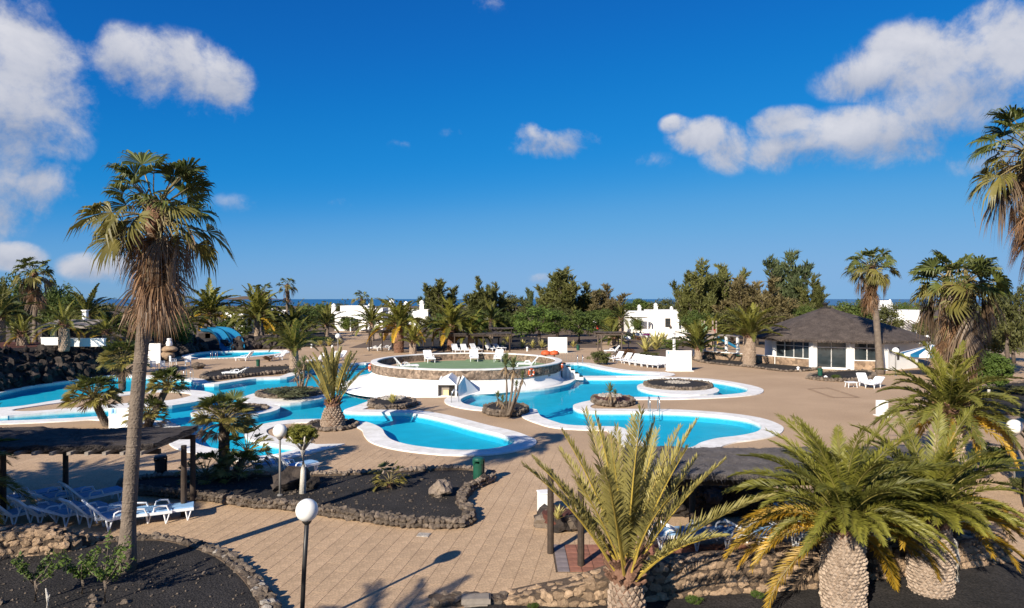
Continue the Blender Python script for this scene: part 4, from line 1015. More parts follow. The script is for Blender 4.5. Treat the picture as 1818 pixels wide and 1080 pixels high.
def date_palm(label, pos, h, r, L, nf, kind='green', lod=1, cls=(0, 7), seed=0, rows_=0, per=14, bark='bark_date', scale_m='bark_scale', group=None, lean=(0, 0), spread=1.0, stubs=True, pruned=False, taper=0.0):
    rr = random.Random(seed*13+5); t = thing('date_palm', label, 'palm tree', pos, 0 if pruned else rr.uniform(0, 6.28), group)
    if not rows_: rows_ = max(4, int(h/.16)); 
    if lod == 2: rows_, per = max(3, int(h/.35)), 9
    a, b = trunk_scaled(h, r, rows_, per, seed, M[bark], M[scale_m], lean=lean, taper=taper)
    r = r*(1-taper)
    tr = put(a, 'trunk', t); o = put(b, 'leaf_bases', tr); stuff(o)
    if stubs:   # boss of cut leaf stalks under the crown
        s = MB()
        for k in range(40 if lod < 2 else 14):
            an = k*2.4; z = h + rr.uniform(-.15, .35); ra = r*1.0; ln = rr.uniform(.12, .3)
            s.tube([(lean[0]+math.cos(an)*ra*.5, lean[1]+math.sin(an)*ra*.5, z), (lean[0]+math.cos(an)*(ra+ln*.6), lean[1]+math.sin(an)*(ra+ln*.6), z+ln)], [.06, .03], 4)
        s.lathe([(r*1.0, h-.1), (r*1.05, h+.1), (r*.6, h+.42), (.02, h+.5)], 12, (lean[0], lean[1], 0))
        o = s.build('crown_boss', M['bark_red'], t)
    c0, c1 = cls
    for i in range(nf):
        f = i/(nf-1); c = c0 + f**.85*(c1-c0); ci = max(0, min(8, int(round(c + rr.uniform(-.45, .45)))))
        yaw = i*2.39996 + rr.uniform(-.25, .25); k = L/3.0*rr.uniform(.86, 1.1)
        if pruned and math.sin(yaw) < -.35:   # the side facing the path is kept trimmed
            ci = min(ci, 4 if math.sin(yaw) > -.75 else 3); k *= .80 if ci >= 3 else .9
        me = frond(kind, ci, rr.randrange(3 if lod == 0 else 2), lod)
        rz_ = r*.45*spread*min(1, f+.25); z = h + .38 - .45*f
        put(me, 'frond', t, (lean[0]+math.cos(yaw)*rz_, lean[1]+math.sin(yaw)*rz_, z), rot=(rr.uniform(-.25, .25)*(1 if ci > 1 else .3), 0, yaw), scale=k)
    return t

FN = {}
def fan_mesh(e0, pet, rad, nseg, spread, m_leaf, m_pet, seed, droop=.5, fold=.25, wmul=1.0, limp=.0):
    """one fan leaf: stalk along +X at angle e0, then a pleated blade of pointed segments whose tips hang"""
    r = random.Random(seed); m = MB(); e1 = e0 - .30
    p0 = Vector((0, 0, 0)); p1 = Vector((math.cos(e0), 0, math.sin(e0)))*pet*.5; p2 = p1 + Vector((math.cos(e1), 0, math.sin(e1)))*pet*.5
    m.tube([p0, p1, p2], [.026, .02, .014], 4, 1, cap=False)
    e2 = e1 - .35 - limp; f = Vector((math.cos(e2), 0, math.sin(e2))); s = Vector((0, 1, 0)); nrm = s.cross(f)*-1
    if nrm.z < 0: nrm = -nrm
    roll = r.uniform(-.35, .35); s, nrm = s*math.cos(roll)+nrm*math.sin(roll), nrm*math.cos(roll)-s*math.sin(roll)
    for k in range(nseg):
        a = -spread + 2*spread*(k+.5)/nseg + r.uniform(-.04, .04)
        cup = fold*abs(math.sin(a))
        d_ = (f*math.cos(a) + s*math.sin(a) + nrm*cup*.8).normalized()
        ln = rad*r.uniform(.82, 1.08)*(1 - .18*abs(a)/max(spread, .1))
        wv = (s*math.cos(a) - f*math.sin(a)).normalized() + nrm*r.choice((-.5, .5)); w = rad*2*spread/nseg*.42*wmul
        q0 = p2; q1 = p2 + d_*ln*.52 + Vector((0, 0, -droop*.06*ln)); q2 = p2 + d_*ln*.80 + Vector((0, 0, -droop*.26*ln)); q3 = p2 + d_*ln*.95 + Vector((0, 0, -droop*.70*ln*r.uniform(.7, 1.3)))
        n = len(m.v); w1 = wv*w*.52; w2 = wv*w*.34
        m.v += [tuple(q0), tuple(q1-w1), tuple(q1+w1), tuple(q2-w2), tuple(q2+w2), tuple(q3)]
        m.f += [(n, n+1, n+2), (n+1, n+3, n+4, n+2), (n+3, n+5, n+4)]; m.m += [0]*3
    return m.mesh('fan_leaf', [m_leaf, m_pet])
def fan(kind, cls, var, lod):
    key = (kind, cls, var, lod)
    if key in FN: return FN[key]
    e0 = [80, 62, 44, 26, 8, -14, -38, -62, -80, -86][cls]; dead = cls >= 6
    ns = {0: 30, 1: 20, 2: 13}[lod]; sd = cls*17+var*5+lod
    if kind == 'small': a = fan_mesh(R(e0), .85, .62, ns, 1.75, M[['fan_green', 'fan_green', 'fan_olive', 'fan_olive', 'fan_olive', 'fan_dead', 'fan_dead', 'fan_dead', 'fan_dead', 'fan_dead'][cls]], M['petiole'], sd, .22, .5, 1.25)
    else:
        leaf = ['fan_green', 'fan_green', 'fan_green', 'fan_green', 'fan_olive', 'fan_olive', 'fan_dead', 'fan_dead', 'fan_dead', 'fan_red'][cls]
        if dead: a = fan_mesh(R(e0), 1.0, 1.15, ns, .85, M['fan_red' if (var == 1 and cls > 6) else leaf], M['petiole'], sd, .85, .5, 1.0, .25)
        else: a = fan_mesh(R(e0), 1.12, .82, ns, 1.8, M[leaf], M['petiole'], sd, .5 + .07*cls, .45, 1.3)
    FN[key] = a; return a
def fan_palm(label, pos, h, r0, r1, k, green, skirt, lod=1, seed=0, bend=(0, 0), skirt_len=2.0, group=None, name='fan_palm', cl=(0, 5.4), streamers=0, skirt_top=.70):
    rr = random.Random(seed*7+3); t = thing(name, label, 'palm tree', pos, 0, group); m = MB(); n = 14
    def ax(u): return Vector((bend[0]*u**1.4, bend[1]*u**1.4, h*u))
    m.tube([ax(i/n) - Vector((0, 0, .1 if i == 0 else 0)) for i in range(n+1)], [(r0*(1.35 - .35*min(1, i/2)) if i < 3 else r0 + (r1-r0)*(i/n))*(1+.03*math.sin(i*2.1)) for i in range(n+1)], 16, 0)
    tr = m.build('trunk', M['bark_palm'], t, smooth=True)
    rg = MB()   # raised ring scars
    for i in range(int(h/.22)):
        u = (i+.5)*.22/h; c = ax(u); ra = r0 + (r1-r0)*u; rg.lathe([(ra*1.0, -.02), (ra*1.06, 0), (ra*1.0, .025)], 12, c, jit=.02, seed=i)
    stuff(rg.build('ring_scars', M['bark_palm'], tr))
    top = ax(1.0)
    bs = MB(); bs.lathe([(r1, -skirt_len*.25), (r1*1.7, -.2), (r1*1.8, .15), (r1*.7, .5), (.02, .6)], 10, top, jit=.25, seed=seed); bs.build('crown_boss', M['bark_red'], t)
    for i in range(green):
        f = i/max(1, green-1); c = cl[0] + f*(cl[1]-cl[0]); ci = max(0, min(5, int(round(c + rr.uniform(-.5, .5))))); yaw = i*2.39996 + rr.uniform(-.3, .3)
        put(fan('big', ci, rr.randrange(2), lod), 'leaf', t, top + Vector((math.cos(yaw)*r1*.6, math.sin(yaw)*r1*.6, .3-.35*f)), rot=(rr.uniform(-.65, .65), rr.uniform(-.22, .22), yaw), scale=k*rr.uniform(.72, 1.12))
    for i in range(skirt):
        f = (i+.5)/skirt; ci = rr.choice((6, 7, 7, 8, 8)) if f < .5 else rr.choice((7, 8, 8, 9, 9)); yaw = i*2.39996*1.3 + rr.uniform(-.4, .4)
        z = skirt_top - f*(skirt_len*.78 + skirt_top - .15) + rr.uniform(-.1, .1)
        put(fan('big', ci, rr.randrange(2), lod), 'dead_leaf', t, top + Vector((math.cos(yaw)*r1*1.1, math.sin(yaw)*r1*1.1, z)), rot=(rr.uniform(-.2, .2), rr.uniform(-.1, .1), yaw), scale=k*rr.uniform(.75, 1.08))
    for i in range(streamers):   # pale old flower stalks hanging out of the crown
        an = rr.uniform(0, 6.28); ln = rr.uniform(.8, 1.5)*k; m = MB(); pts_ = []
        for j in range(9):
            u = j/8; pts_.append(top + Vector((math.cos(an)*ln*(u*1.1), math.sin(an)*ln*(u*1.1), .3 + .5*u*ln - 1.5*ln*u**3)))
        m.tube(pts_, [.012*k*(1-.6*j/8) for j in range(9)], 4)
        for q in range(7):
            b_ = pts_[5+q % 4]; m.tube([b_, b_ + Vector((rr.uniform(-.15, .15), rr.uniform(-.15, .15), -rr.uniform(.3, .7)*k))], [.007, .004], 3)
        m.build('flower_stalk', M['frond_dead'], t)
    return t
def small_fan_palm(label, pos, h, r, k, n, lod=1, seed=0, lean=(0, 0), cl=(0, 5), group=None, bark='bark'):
    rr = random.Random(seed*3+1); t = thing('dwarf_fan_palm', label, 'palm tree', pos, 0, group)
    if h > .15:
        a, b = trunk_scaled(h, r, max(4, int(h/.10)), 10, seed, M[bark], M[bark], lean=lean)
        tr = put(a, 'trunk', t); stuff(put(b, 'leaf_bases', tr))
    for i in range(n):
        f = i/max(1, n-1); c = cl[0] + f*(cl[1]-cl[0]); ci = max(0, min(9, int(round(c + rr.uniform(-.6, .6))))); yaw = i*2.39996 + rr.uniform(-.3, .3)
        put(fan('small', ci, rr.randrange(2), lod), 'leaf', t, (lean[0]+math.cos(yaw)*r*.4, lean[1]+math.sin(yaw)*r*.4, h + .1 - .2*f), rot=(rr.uniform(-.35, .35), 0, yaw), scale=k*rr.uniform(.8, 1.15))
    return t

# ------------------------------------------------------------------ broadleaf trees, feathery casuarinas, shrubs, agaves
def leaf_ball(m, c, rad, n, size, rr, mi=0, flat=1.0):
    for _ in range(n):
        d_ = Vector((rr.gauss(0, 1), rr.gauss(0, 1), rr.gauss(0, 1)*flat))
        if d_.length < 1e-3: continue
        d_.normalize(); p = c + Vector((d_.x, d_.y, d_.z*flat))*rad*(rr.random()**.38)
        a = Vector((rr.gauss(0, 1), rr.gauss(0, 1), rr.gauss(0, .7))).normalized(); b = a.cross(d_ + Vector((rr.uniform(-.6, .6), rr.uniform(-.6, .6), rr.uniform(-.2, .9))))
        if b.length < 1e-3: continue
        b.normalize(); s = size*rr.uniform(.6, 1.3)
        n0 = len(m.v); m.v += [tuple(p-a*s), tuple(p-b*s*.42), tuple(p+a*s), tuple(p+b*s*.42)]; m.f.append((n0, n0+1, n0+2, n0+3)); m.m.append(mi)
def broad_crown(seed, clumps, leaves, size, shape=(1, 1, .8), cr=.34):
    rr = random.Random(seed); m = MB()
    for _ in range(clumps):
        while True:
            d_ = Vector((rr.uniform(-1, 1), rr.uniform(-1, 1), rr.uniform(-.75, 1)))
            if .25 < d_.length < 1: break
        d_ = d_*(.80 + .12*rr.random()); c = Vector((d_.x*shape[0], d_.y*shape[1], d_.z*shape[2]))
        leaf_ball(m, c, cr*rr.uniform(.55, 1.15), int(leaves*rr.uniform(.7, 1.3)), size, rr, 0, .8)
    return m
def casuarina_crown(seed, brown=False):
    """feathery upright plumes round several leaders, unit: 10 m tall tree"""
    rr = random.Random(seed); m = MB(); lim = MB()
    leaders = [(0, 0, 1.0)] + [(rr.uniform(-2.0, 2.0), rr.uniform(-2.0, 2.0), rr.uniform(.45, .92)) for _ in range(9)]
    for (lx, ly, hh) in leaders:
        top = Vector((lx*1.1, ly*1.1, 10*hh)); base = Vector((lx*.2, ly*.2, 1.0))
        lim.tube([base, base.lerp(top, .5) + Vector((rr.uniform(-.2, .2), rr.uniform(-.2, .2), 0)), top], [.14, .08, .02], 5)
        nb = int(28*hh)
        for k in range(nb):
            u = .12 + .86*k/nb; p = base.lerp(top, u); ln = (1.0-u)**.5*1.35 + .5; an = rr.uniform(0, 6.28); up = rr.uniform(.8, 2.6)
            d_ = Vector((math.cos(an), math.sin(an), up)).normalized()
            lim.tube([p, p+d_*ln*.8], [.035, .01], 3, cap=False)
            for q in range(34):
                v = (q+rr.random())/34; c = p + d_*ln*v + Vector((rr.gauss(0, .11), rr.gauss(0, .11), rr.gauss(0, .1)))*(1.3-.6*v)
                g = (d_*.9 + Vector((rr.gauss(0, .45), rr.gauss(0, .45), rr.uniform(-.25, .6)))).normalized(); l2 = rr.uniform(.34, .72)
                w = g.cross(Vector((rr.gauss(0, 1), rr.gauss(0, 1), rr.gauss(0, 1)))).normalized()*rr.uniform(.06, .115)
                n0 = len(m.v); m.v += [tuple(c-w), tuple(c+w), tuple(c+g*l2)]; m.f.append((n0, n0+1, n0+2)); m.m.append(0)
        for q in range(26):    # spire tip
            c = top + Vector((rr.gauss(0, .10), rr.gauss(0, .10), rr.uniform(-.9, .25))); g = Vector((rr.gauss(0, .25), rr.gauss(0, .25), 1)).normalized(); w = Vector((rr.gauss(0, 1), rr.gauss(0, 1), 0)).normalized()*.05
            m.tri(c-w, c+w, c+g*.5)
    return m, lim
CAS = {}
for i in range(4):
    a, b = casuarina_crown(100+i)
    CAS[i] = (a.v, a.f, b.mesh('trunk', M['bark']))
CASM = {}
def casuarina(label, px, ytop, Y, hw, mt='needle', var=0, zb=0.0):
    tp = WY(px, ytop, Y); h = tp.z - zb; t = thing('casuarina_tree', label, 'tree', (tp.x, Y, zb), rnd.uniform(0, 6.28), scale=None)
    key = (var, mt)
    if key not in CASM:
        q = MB(); q.v, q.f, q.m = CAS[var][0], CAS[var][1], [0]*len(CAS[var][1]); CASM[key] = q.mesh('crown', M[mt])
    sxy = hw*Y/F/2.25; s = h/10.2
    put(CAS[var][2], 'trunk', t, scale=(sxy, sxy, s)); put(CASM[key], 'crown', t, scale=(sxy, sxy, s)); return t
BR = {}
def broad_mesh(var, mt, dense=1):
    key = (var, mt, dense)
    if key not in BR:
        cl, lv, sz = ((70, 75, .052), (46, 60, .075), (150, 110, .048))[dense]
        BR[key] = broad_crown(200+var, cl, lv, sz, cr=(.30, .34, .22)[dense]).mesh('crown', M[mt])
    return BR[key]
def broad_tree(label, px, ytop, ybase_crown, Y, hw, mt='leaf', var=0, dense=0, zb=0.0, bark='bark', name='leafy_tree', cat='tree', thin=None, depth=1.0):
    tp = WY(px, ytop, Y); bt = WY(px, ybase_crown, Y); zc = (tp.z+max(bt.z, zb+.05))/2; hz_ = (tp.z-max(bt.z, zb+.05))/2; rx = hw*Y/F
    t = thing(name, label, cat, (tp.x, Y, zb)); m = MB(); rr = random.Random(var+px); tk = thin or max(.06, min(.22, rx*.07))
    m.tube([(0, 0, -.1), (rr.uniform(-.05, .05)*rx, 0, (zc-zb)*.5), (0, 0, zc-zb)], [tk*1.2, tk, tk*.6], 8)
    for k in range(5):
        an = k*1.256; m.tube([(0, 0, (zc-zb)*.62), (math.cos(an)*rx*.5, math.sin(an)*rx*.5, zc-zb+hz_*.25)], [tk*.5, tk*.2], 5)
    m.build('trunk', M[bark], t, smooth=True)
    put(broad_mesh(var, mt, dense), 'crown', t, (0, 0, zc-zb), rz=rr.uniform(0, 6.28), scale=(rx*.98, rx*.98*depth, hz_*1.25)); return t
def shrub(label, px, ybase, hw, hpx, mt='leaf', var=0, z=0.0, name='shrub', group=None, dense=1):
    p = W(px, ybase, z); k = p.y/F; t = thing(name, label, 'shrub', p, rnd.uniform(0, 6.28), group); rx, h = hw*k, hpx*k
    m = MB()
    for q in range(6):
        an = q*1.05; m.tube([(0, 0, -.05), (math.cos(an)*rx*.5, math.sin(an)*rx*.5, h*.6)], [.03, .012], 4)
    m.build('stem', M['bark'], t); put(broad_mesh(var, mt, dense), 'foliage', t, (0, 0, h*.50), scale=(rx*.95, rx*.95, h*.62)); return t
AG = {}
def agave(label, px, ybase, hw, mt='agave', z=0.0, n=26, seed=0, group=None, name='agave'):
    p = W(px, ybase, z); s = hw*p.y/F; t = thing(name, label, 'plant', p, rnd.uniform(0, 6.28), group)
    if mt not in AG:
        m = MB()
        for j in range(6):
            u = j/5; m.v += [(u, -.055*(1-u**3)*(1+.5*math.sin(3*u)), .12*math.sin(u*2.6)), (u, 0, .12*math.sin(u*2.6)-.03*(1-u)), (u, .055*(1-u**3)*(1+.5*math.sin(3*u)), .12*math.sin(u*2.6))]
        for j in range(5):
            for q in (0, 1): m.f.append((j*3+q, j*3+q+1, j*3+4+q, j*3+3+q)); m.m.append(0)
        AG[mt] = m.mesh('blade', M[mt])
    rr = random.Random(seed+int(px))
    for i in range(n):
        f = i/n; put(AG[mt], 'blade', t, (0, 0, .04), rot=(rr.uniform(-.2, .2), -R(78-62*f+rr.uniform(-8, 8)), i*2.39996), scale=(s*rr.uniform(.85, 1.2), s*1.1, s))
    return t
def yucca(label, px, ybase, stems, z=0.0):
    """bare stems with pointed heads; stems: (px_top, y_top, radius_px)"""
    p = W(px, ybase, z); k = p.y/F; t = thing('yucca', label, 'plant', p)
    if 'yuc' not in AG:
        m = MB(); m.v = [(0, -.05, 0), (0, .05, 0), (.5, -.07, .02), (.5, .07, .02), (1, 0, -.06)]; m.f = [(0, 2, 3, 1), (2, 4, 3)]; m.m = [0, 0]; AG['yuc'] = m.mesh('blade', M['agave_green'])
        m2 = MB(); m2.v, m2.f, m2.m = m.v, m.f, m.m; AG['yucd'] = m2.mesh('dead_blade', M['frond_dead'])
    for (tx, ty, rp) in stems:
        tp = WY(tx, ty, p.y) - p; b = Vector((tp.x*.25, rnd.uniform(-.15, .15), 0)); m = MB()
        m.tube([b + Vector((0, 0, -.05)), b.lerp(tp, .5) + Vector((.06, 0, 0)), tp], [.09, .065, .06], 7); m.build('stem', M['bark_palm'], t, smooth=True)
        for i in range(44):
            f = i/44; dead = f > .72
            put(AG['yucd' if dead else 'yuc'], 'dead_blade' if dead else 'blade', t, tp + Vector((0, 0, .12-.5*max(0, f-.4))), rot=(rnd.uniform(-.3, .3), -R(88-120*f if not dead else -30-60*(f-.7)*2), i*2.4), scale=rp*k*(rnd.uniform(.8, 1.15)))
    return t

# ------------------------------------------------------------------ planting: foreground
fan_palm('tall fan palm with shaggy brown skirt rising from the gravel bed at left', (*W(225, 1013, .12).xy, .12), 9.15-.75, .165, .140, .93, 44, 64, 0, 1, bend=(.52, .3), skirt_len=1.45, streamers=5)
p = WY(1838, 276, 21.5); fan_palm('fan palm crown with hanging skirt at the top right edge', (p.x, p.y, 0), p.z-.2, .24, .19, 1.05, 40, 56, 0, 2, skirt_len=2.0, streamers=8)
p = WY(1700, 522, 32); fan_palm('massive fan palm with long tan skirt right of the bar', (p.x, p.y, 0), p.z, .33, .30, 1.18, 60, 200, 1, 3, cl=(0, 4.4), skirt_top=1.4, skirt_len=4.1, streamers=12)
p = WY(1548, 492, 60); fan_palm('slender tilted fan palm standing in front of the bar', (*W(1562, 665).xy, 0), 9.1, .30, .22, 1.12, 46, 60, 1, 4, bend=(-.75, 0), skirt_len=2.4)
p = WY(1112, 1030, 13.6); date_palm('yellowish young date palm with upright fronds in front of the rubble wall', (p.x, p.y, 0), 1.0, .30, 3.05, 27, 'olive', 0, (0, 2.7), 5, rows_=9, per=14, bark='bark_red', scale_m='bark_date')
date_palm('wide date palm with yellow drooping fronds and thick pale scaly trunk at right', (*WY(1497, 950, 14.4).xy, 0), 1.72, .37, 2.35, 98, 'yellow', 0, (0, 6.6), 7, rows_=24, per=24, spread=1.25, pruned=True)
date_palm('rightmost foreground date palm with short bulging pale trunk', (*WY(1652, 950, 15.3).xy, 0), 1.55, .38, 2.35, 94, 'yellow', 0, (0, 6.6), 8, rows_=22, per=24, spread=1.25, pruned=True)
date_palm('green date palm behind the two thick trunked palms', (*WY(1685, 700, 25.5).xy, 0), 2.2, .42, 2.65, 62, 'green', 1, (0, 6.4), 9)
date_palm('date palm fronds poking in at the left edge beside the pergola', (-16.3, 18.9, 0), 1.35, .3, 2.6, 34, 'green', 0, (1, 6.5), 10)
date_palm('tall date palm outside the left edge shading the loungers', (-18.3, 13.9, 0), 4.6, .4, 3.5, 110, 'green', 1, (0, 7), 14)
date_palm('second date palm outside the left edge by the loungers', (-22.6, 16.0, 0), 4.0, .4, 3.6, 70, 'green', 1, (0, 7), 24)
date_palm('date palm below the balcony casting its frond shadows on the paving', (-9.4, 2.9, 0), 5.0, .35, 2.7, 30, 'green', 1, (0, 5), 15)
# pool side
date_palm('stout date palm with tapering brown trunk and upright crown by the pool', (*W(591, 756, .12).xy, .12), 1.0, .56, 2.75, 26, 'olive', 1, (0, 1.9), 16, rows_=9, per=15, bark='bark_red', scale_m='bark_date', taper=.45)
small_fan_palm('bushy fan palm on a short trunk in front of the pool', (*W(398, 842, .15).xy, .15), 1.95, .16, .82, 70, 0, 1, cl=(0, 5.0))
small_fan_palm('low dark fan palm clump at the foot of the bushy fan palm', (*W(425, 851, .15).xy, .15), .2, .1, .7, 30, 1, 2, cl=(0, 5))
small_fan_palm('second low fan palm clump left of the bushy fan palm', (*W(365, 853, .15).xy, .15), .2, .1, .65, 26, 1, 3, cl=(0, 5))
small_fan_palm('fan palm sucker leaning right beside the bushy fan palm', (*W(412, 845, .15).xy, .15), .85, .1, .75, 22, 1, 31, (.5, .1), cl=(0, 5.2))
small_fan_palm('upper fan palm behind the tall palm trunk at the pool edge', (*W(217, 692, .1).xy, .1), 2.0, .2, 1.25, 80, 1, 4, cl=(0, 4.6))
small_fan_palm('leaning fan palm left of the white shower screen', (*W(191, 757).xy, 0), 1.5, .15, 1.0, 70, 1, 5, (-.75, 0), cl=(0, 4.6))
small_fan_palm('fan palm with dark leaning stem and round head beyond the tall trunk', (*W(262, 757).xy, 0), 2.05, .14, .72, 80, 1, 6, (.95, .1), cl=(0, 4.3))
small_fan_palm('low dark fan palm clump right of the shower screen', (*W(262, 760).xy, 0), .6, .12, .8, 50, 1, 7, cl=(0, 4.5))
yucca('group of bare stemmed yuccas with tufted heads beside the right pool', 898, 735, [(898,650,22),(912,655,22),(928,672,13),(917,688,11),(884,708,12),(892,715,12)], .32)
yucca('short single yucca on the red mound in the right pool', 1084, 716, [(1083,697,17),(1092,702,10)], .3)
yucca('spiky many stemmed plant behind the low shrub on the pool island', 533, 699, [(531,655,14),(540,646,14),(525,668,12),(548,664,12),(536,676,12)], .3)
agave('yellow agave in white pebbles on the dark mound', 697, 717, 17, z=.3, n=36)
shrub('low mat of grey green shrub filling the pool island bed', 520, 706, 54, 19, 'leaf_grey', 1, .15)
# bed in the middle foreground
def lollipop(label, px, ybase, ytrunk, cx0, cx1, cy0, cy1, mt, z, bark='bark_white'):
    p = W(px, ybase, z); k = p.y/F; t = thing('clipped_tree', label, 'tree', p); a = WY((cx0+cx1)/2, (cy0+cy1)/2, p.y) - p; m = MB()
    m.tube([(0, 0, -.1), (.03, 0, a.z*.4), (.02, 0, a.z*.7), (a.x*.6, 0, a.z)], [.115, .085, .08, .05], 10)
    for q in range(6):
        an = q*1.05; m.tube([(.02, 0, a.z*.72), (a.x+math.cos(an)*.5, math.sin(an)*.5, a.z)], [.045, .02], 5)
    m.build('trunk', M[bark], t, smooth=True)
    put(broad_mesh(5, mt, 2), 'crown', t, a, scale=((cx1-cx0)/2*k, (cx1-cx0)/2*k*.9, (cy1-cy0)/2*k*1.35)); return t
lollipop('small clipped tree with white painted trunk and flat yellow green crown', 537, 876, 800, 503, 566, 752, 790, 'leaf_yellow', .18)
for (px, yb, s, lab) in ((517, 866, 1.05, 'tall jagged black lava boulder beside the white trunked tree'), (553, 866, .5, 'small black lava rock right of the white trunked tree'), (497, 872, .55, 'black lava rock at the foot of the grey lamp post'), (781, 880, .8, 'brown flat boulder near the right end of the gravel bed'), (860, 853, .35, 'dark rock beside the green bin'), (533, 860, .75, 'black lava rock between the lamp post and the white trunk')):
    p = W(px, yb, .18); o = put(rnd.choice(LAVA) if px != 781 else rock_mesh('boulder', M['stone_dark'], 77, .7, .35, 3), 'boulder', None, (p.x, p.y, .18+s*.28), rot=(.2, .1, rnd.uniform(0, 6)), scale=(s, s*.8, s*.95)); tag(o, lab, 'rock')
small_fan_palm('tiny cycad with stiff leaves in the middle gravel bed', (*W(692, 865, .18).xy, .18), .18, .1, .5, 26, 1, 9, cl=(1, 5), bark='bark_red')
def sapling(label, px, yb, ht, seed, z=.13):
    rr = random.Random(seed); p = W(px, yb, z); t = thing('sapling', label, 'sapling', p); m = MB(); lf = MB(); k = p.y/F; h = ht*k
    m.tube([(0, 0, -.05), (.03, 0, h*.25), (0, 0, h*.42)], [.038, .030, .022], 7)
    for q in range(9):
        an = rr.uniform(0, 6.28); e = Vector((math.cos(an)*h*rr.uniform(.25, .55), math.sin(an)*h*rr.uniform(.2, .5), h*rr.uniform(.62, 1.0))); s_ = Vector((0, 0, h*rr.uniform(.3, .42)))
        md = s_.lerp(e, .5) + Vector((0, 0, -.05)); m.tube([s_, md, e], [.013, .008, .004], 5)
        for w in range(18):
            c = s_.lerp(e, .25+rr.random()*.85); leaf_ball(lf, c, .08, 3, .05, rr)
    m.build('stem', M['bark_palm'], t, smooth=True); lf.build('leaves', M['leaf_light'], t); return t
sapling('leftmost thin young shrub with sparse leaves on black gravel', 62, 1070, 92, 1)
sapling('middle young shrub with pale stem on the black gravel', 145, 1056, 78, 2)
sapling('young shrub with pale stem next to the tall palm trunk', 185, 1072, 108, 3)
m = MB(); p = W(83, 1083, .13); m.tube([(0, 0, -.1), (.02, 0, .25), (-.02, 0, .45)], [.035, .03, .012], 6); m.tube([(.01, 0, .2), (.07, 0, .32)], [.015, .006], 5); tag(m.build('dead_sapling', M['bark_white'], loc=p), 'short bare pale stem sticking out of the black gravel', 'plant')
for (px, yb, hw, h, lab) in ((1232, 1072, 16, 16, 'small yellow green weed at the foot of the rubble wall'), (1345, 1062, 13, 14, 'tiny leafy weed by the rubble wall foot near the thick trunk'), (945, 1078, 12, 8, 'weed tuft at the left end of the rubble wall')):
    shrub(lab, px, yb, hw, h, 'leaf_light', 3, .06, 'weed')
m = MB(); p = W(1699, 1032, .06); m.tube([(0, 0, 0), (.02, 0, .5), (-.05, 0, .9), (-.2, .05, 1.15)], [.06, .055, .05, .03], 8); tag(m.build('dead_tree', M['bark_white'], loc=p, smooth=True), 'thin pale bare trunk beside the rightmost thick palm', 'trunk')
lollipop('young green tree with whitewashed forked trunk at right', 1755, 705, 690, 1718, 1800, 622, 690, 'leaf_light', .1)
shrub('dry low shrub in the right edge gravel bed', 1795, 700, 36, 16, 'leaf_olive', 2, .14)
shrub('red brown bush behind the rightmost thick palm trunk', 1790, 935, 34, 40, 'leaf_dry', 3, .0)
shrub('grey green bush at the right frame edge by the lamp post', 1815, 880, 26, 36, 'leaf_olive', 1, .0)
shrub('dark hedge bush left of the right edge lamp post', 1765, 830, 40, 46, 'leaf', 2, .0)

# planting: middle distance and behind
DP = [(40,592,57,614,30,'green',30,'feather palm at the far left end of the red bank',2.3),(114,575,56,616,44,'green',26,'feather palm with bowed fronds on the red bank',2.4),(190,588,60,612,36,'green',28,'feather palm on the red bank behind the tall trunk',2.4),
 (372,556,108,606,56,'green',34,'tall feather palm behind the top of the water slide',1.0),(456,562,101,606,56,'green',34,'broad feather palm right of the water slide',1.0),(326,572,100,600,48,'dark',28,'dark feather palm left of the water slide top',1.2),
 (0,560,62,612,60,'dark',34,'dark feather palm cut by the left frame edge',2.4),(155,560,74,600,52,'dark',26,'dim feather palm between the bank palms',2.4),
 (522,618,62,654,60,'green',30,'feather palm with yellow stalks at the far pool shore',.1),(520,578,104,606,46,'dark',26,'dark feather palm behind the pool shore palm',0),(580,576,118,598,34,'dark',24,'small feather palm left of the left bungalow',0),
 (660,574,108,600,40,'dark',26,'feather palm in front of the left bungalow wall',0),(708,574,84,622,52,'green',36,'feather palm with thick reddish trunk behind the round terrace',0),(733,606,80,628,32,'green',20,'young feather palm right of the thick reddish trunk',0),
 (802,578,88,620,52,'green',36,'feather palm rising behind the long pergola',0),(836,592,88,620,40,'green',26,'feather palm right of the long pergola palm',0),(872,568,112,600,34,'dark',24,'dark feather palm before the middle trees',0),
 (1102,564,108,604,30,'dark',26,'feather palm left of the right bungalow',0),(1090,600,98,612,34,'dark',24,'low feather palm under the small wooden pergola',0),(1240,617,73,640,50,'dark',34,'dark low feather palm left of the bar terrace',0),
 (1330,594,67,648,58,'green',42,'feather palm with clean bulging trunk before the bar windows',0),(1265,588,96,610,34,'green',22,'yellow green feather palm near the playground',0)]
for i, (px, yc, Y, yb, flen, kind, nf, lab, zb) in enumerate(DP):
    c = WY(px, yc, Y); h = max(.4, c.z - zb - .3); Lf = flen*Y/F*1.12
    date_palm(lab, (c.x, Y, zb), h, .34 if px not in (708, 802, 1330) else .52, Lf, nf, kind, 2 if Y > 70 else 1, (0, 6.0) if px not in (522, 733, 1240, 1330) else (0, 3.9), 30+i, bark='bark_red' if px in (708, 802) else 'bark_date', scale_m='bark_red' if px in (708, 802) else 'bark_date')
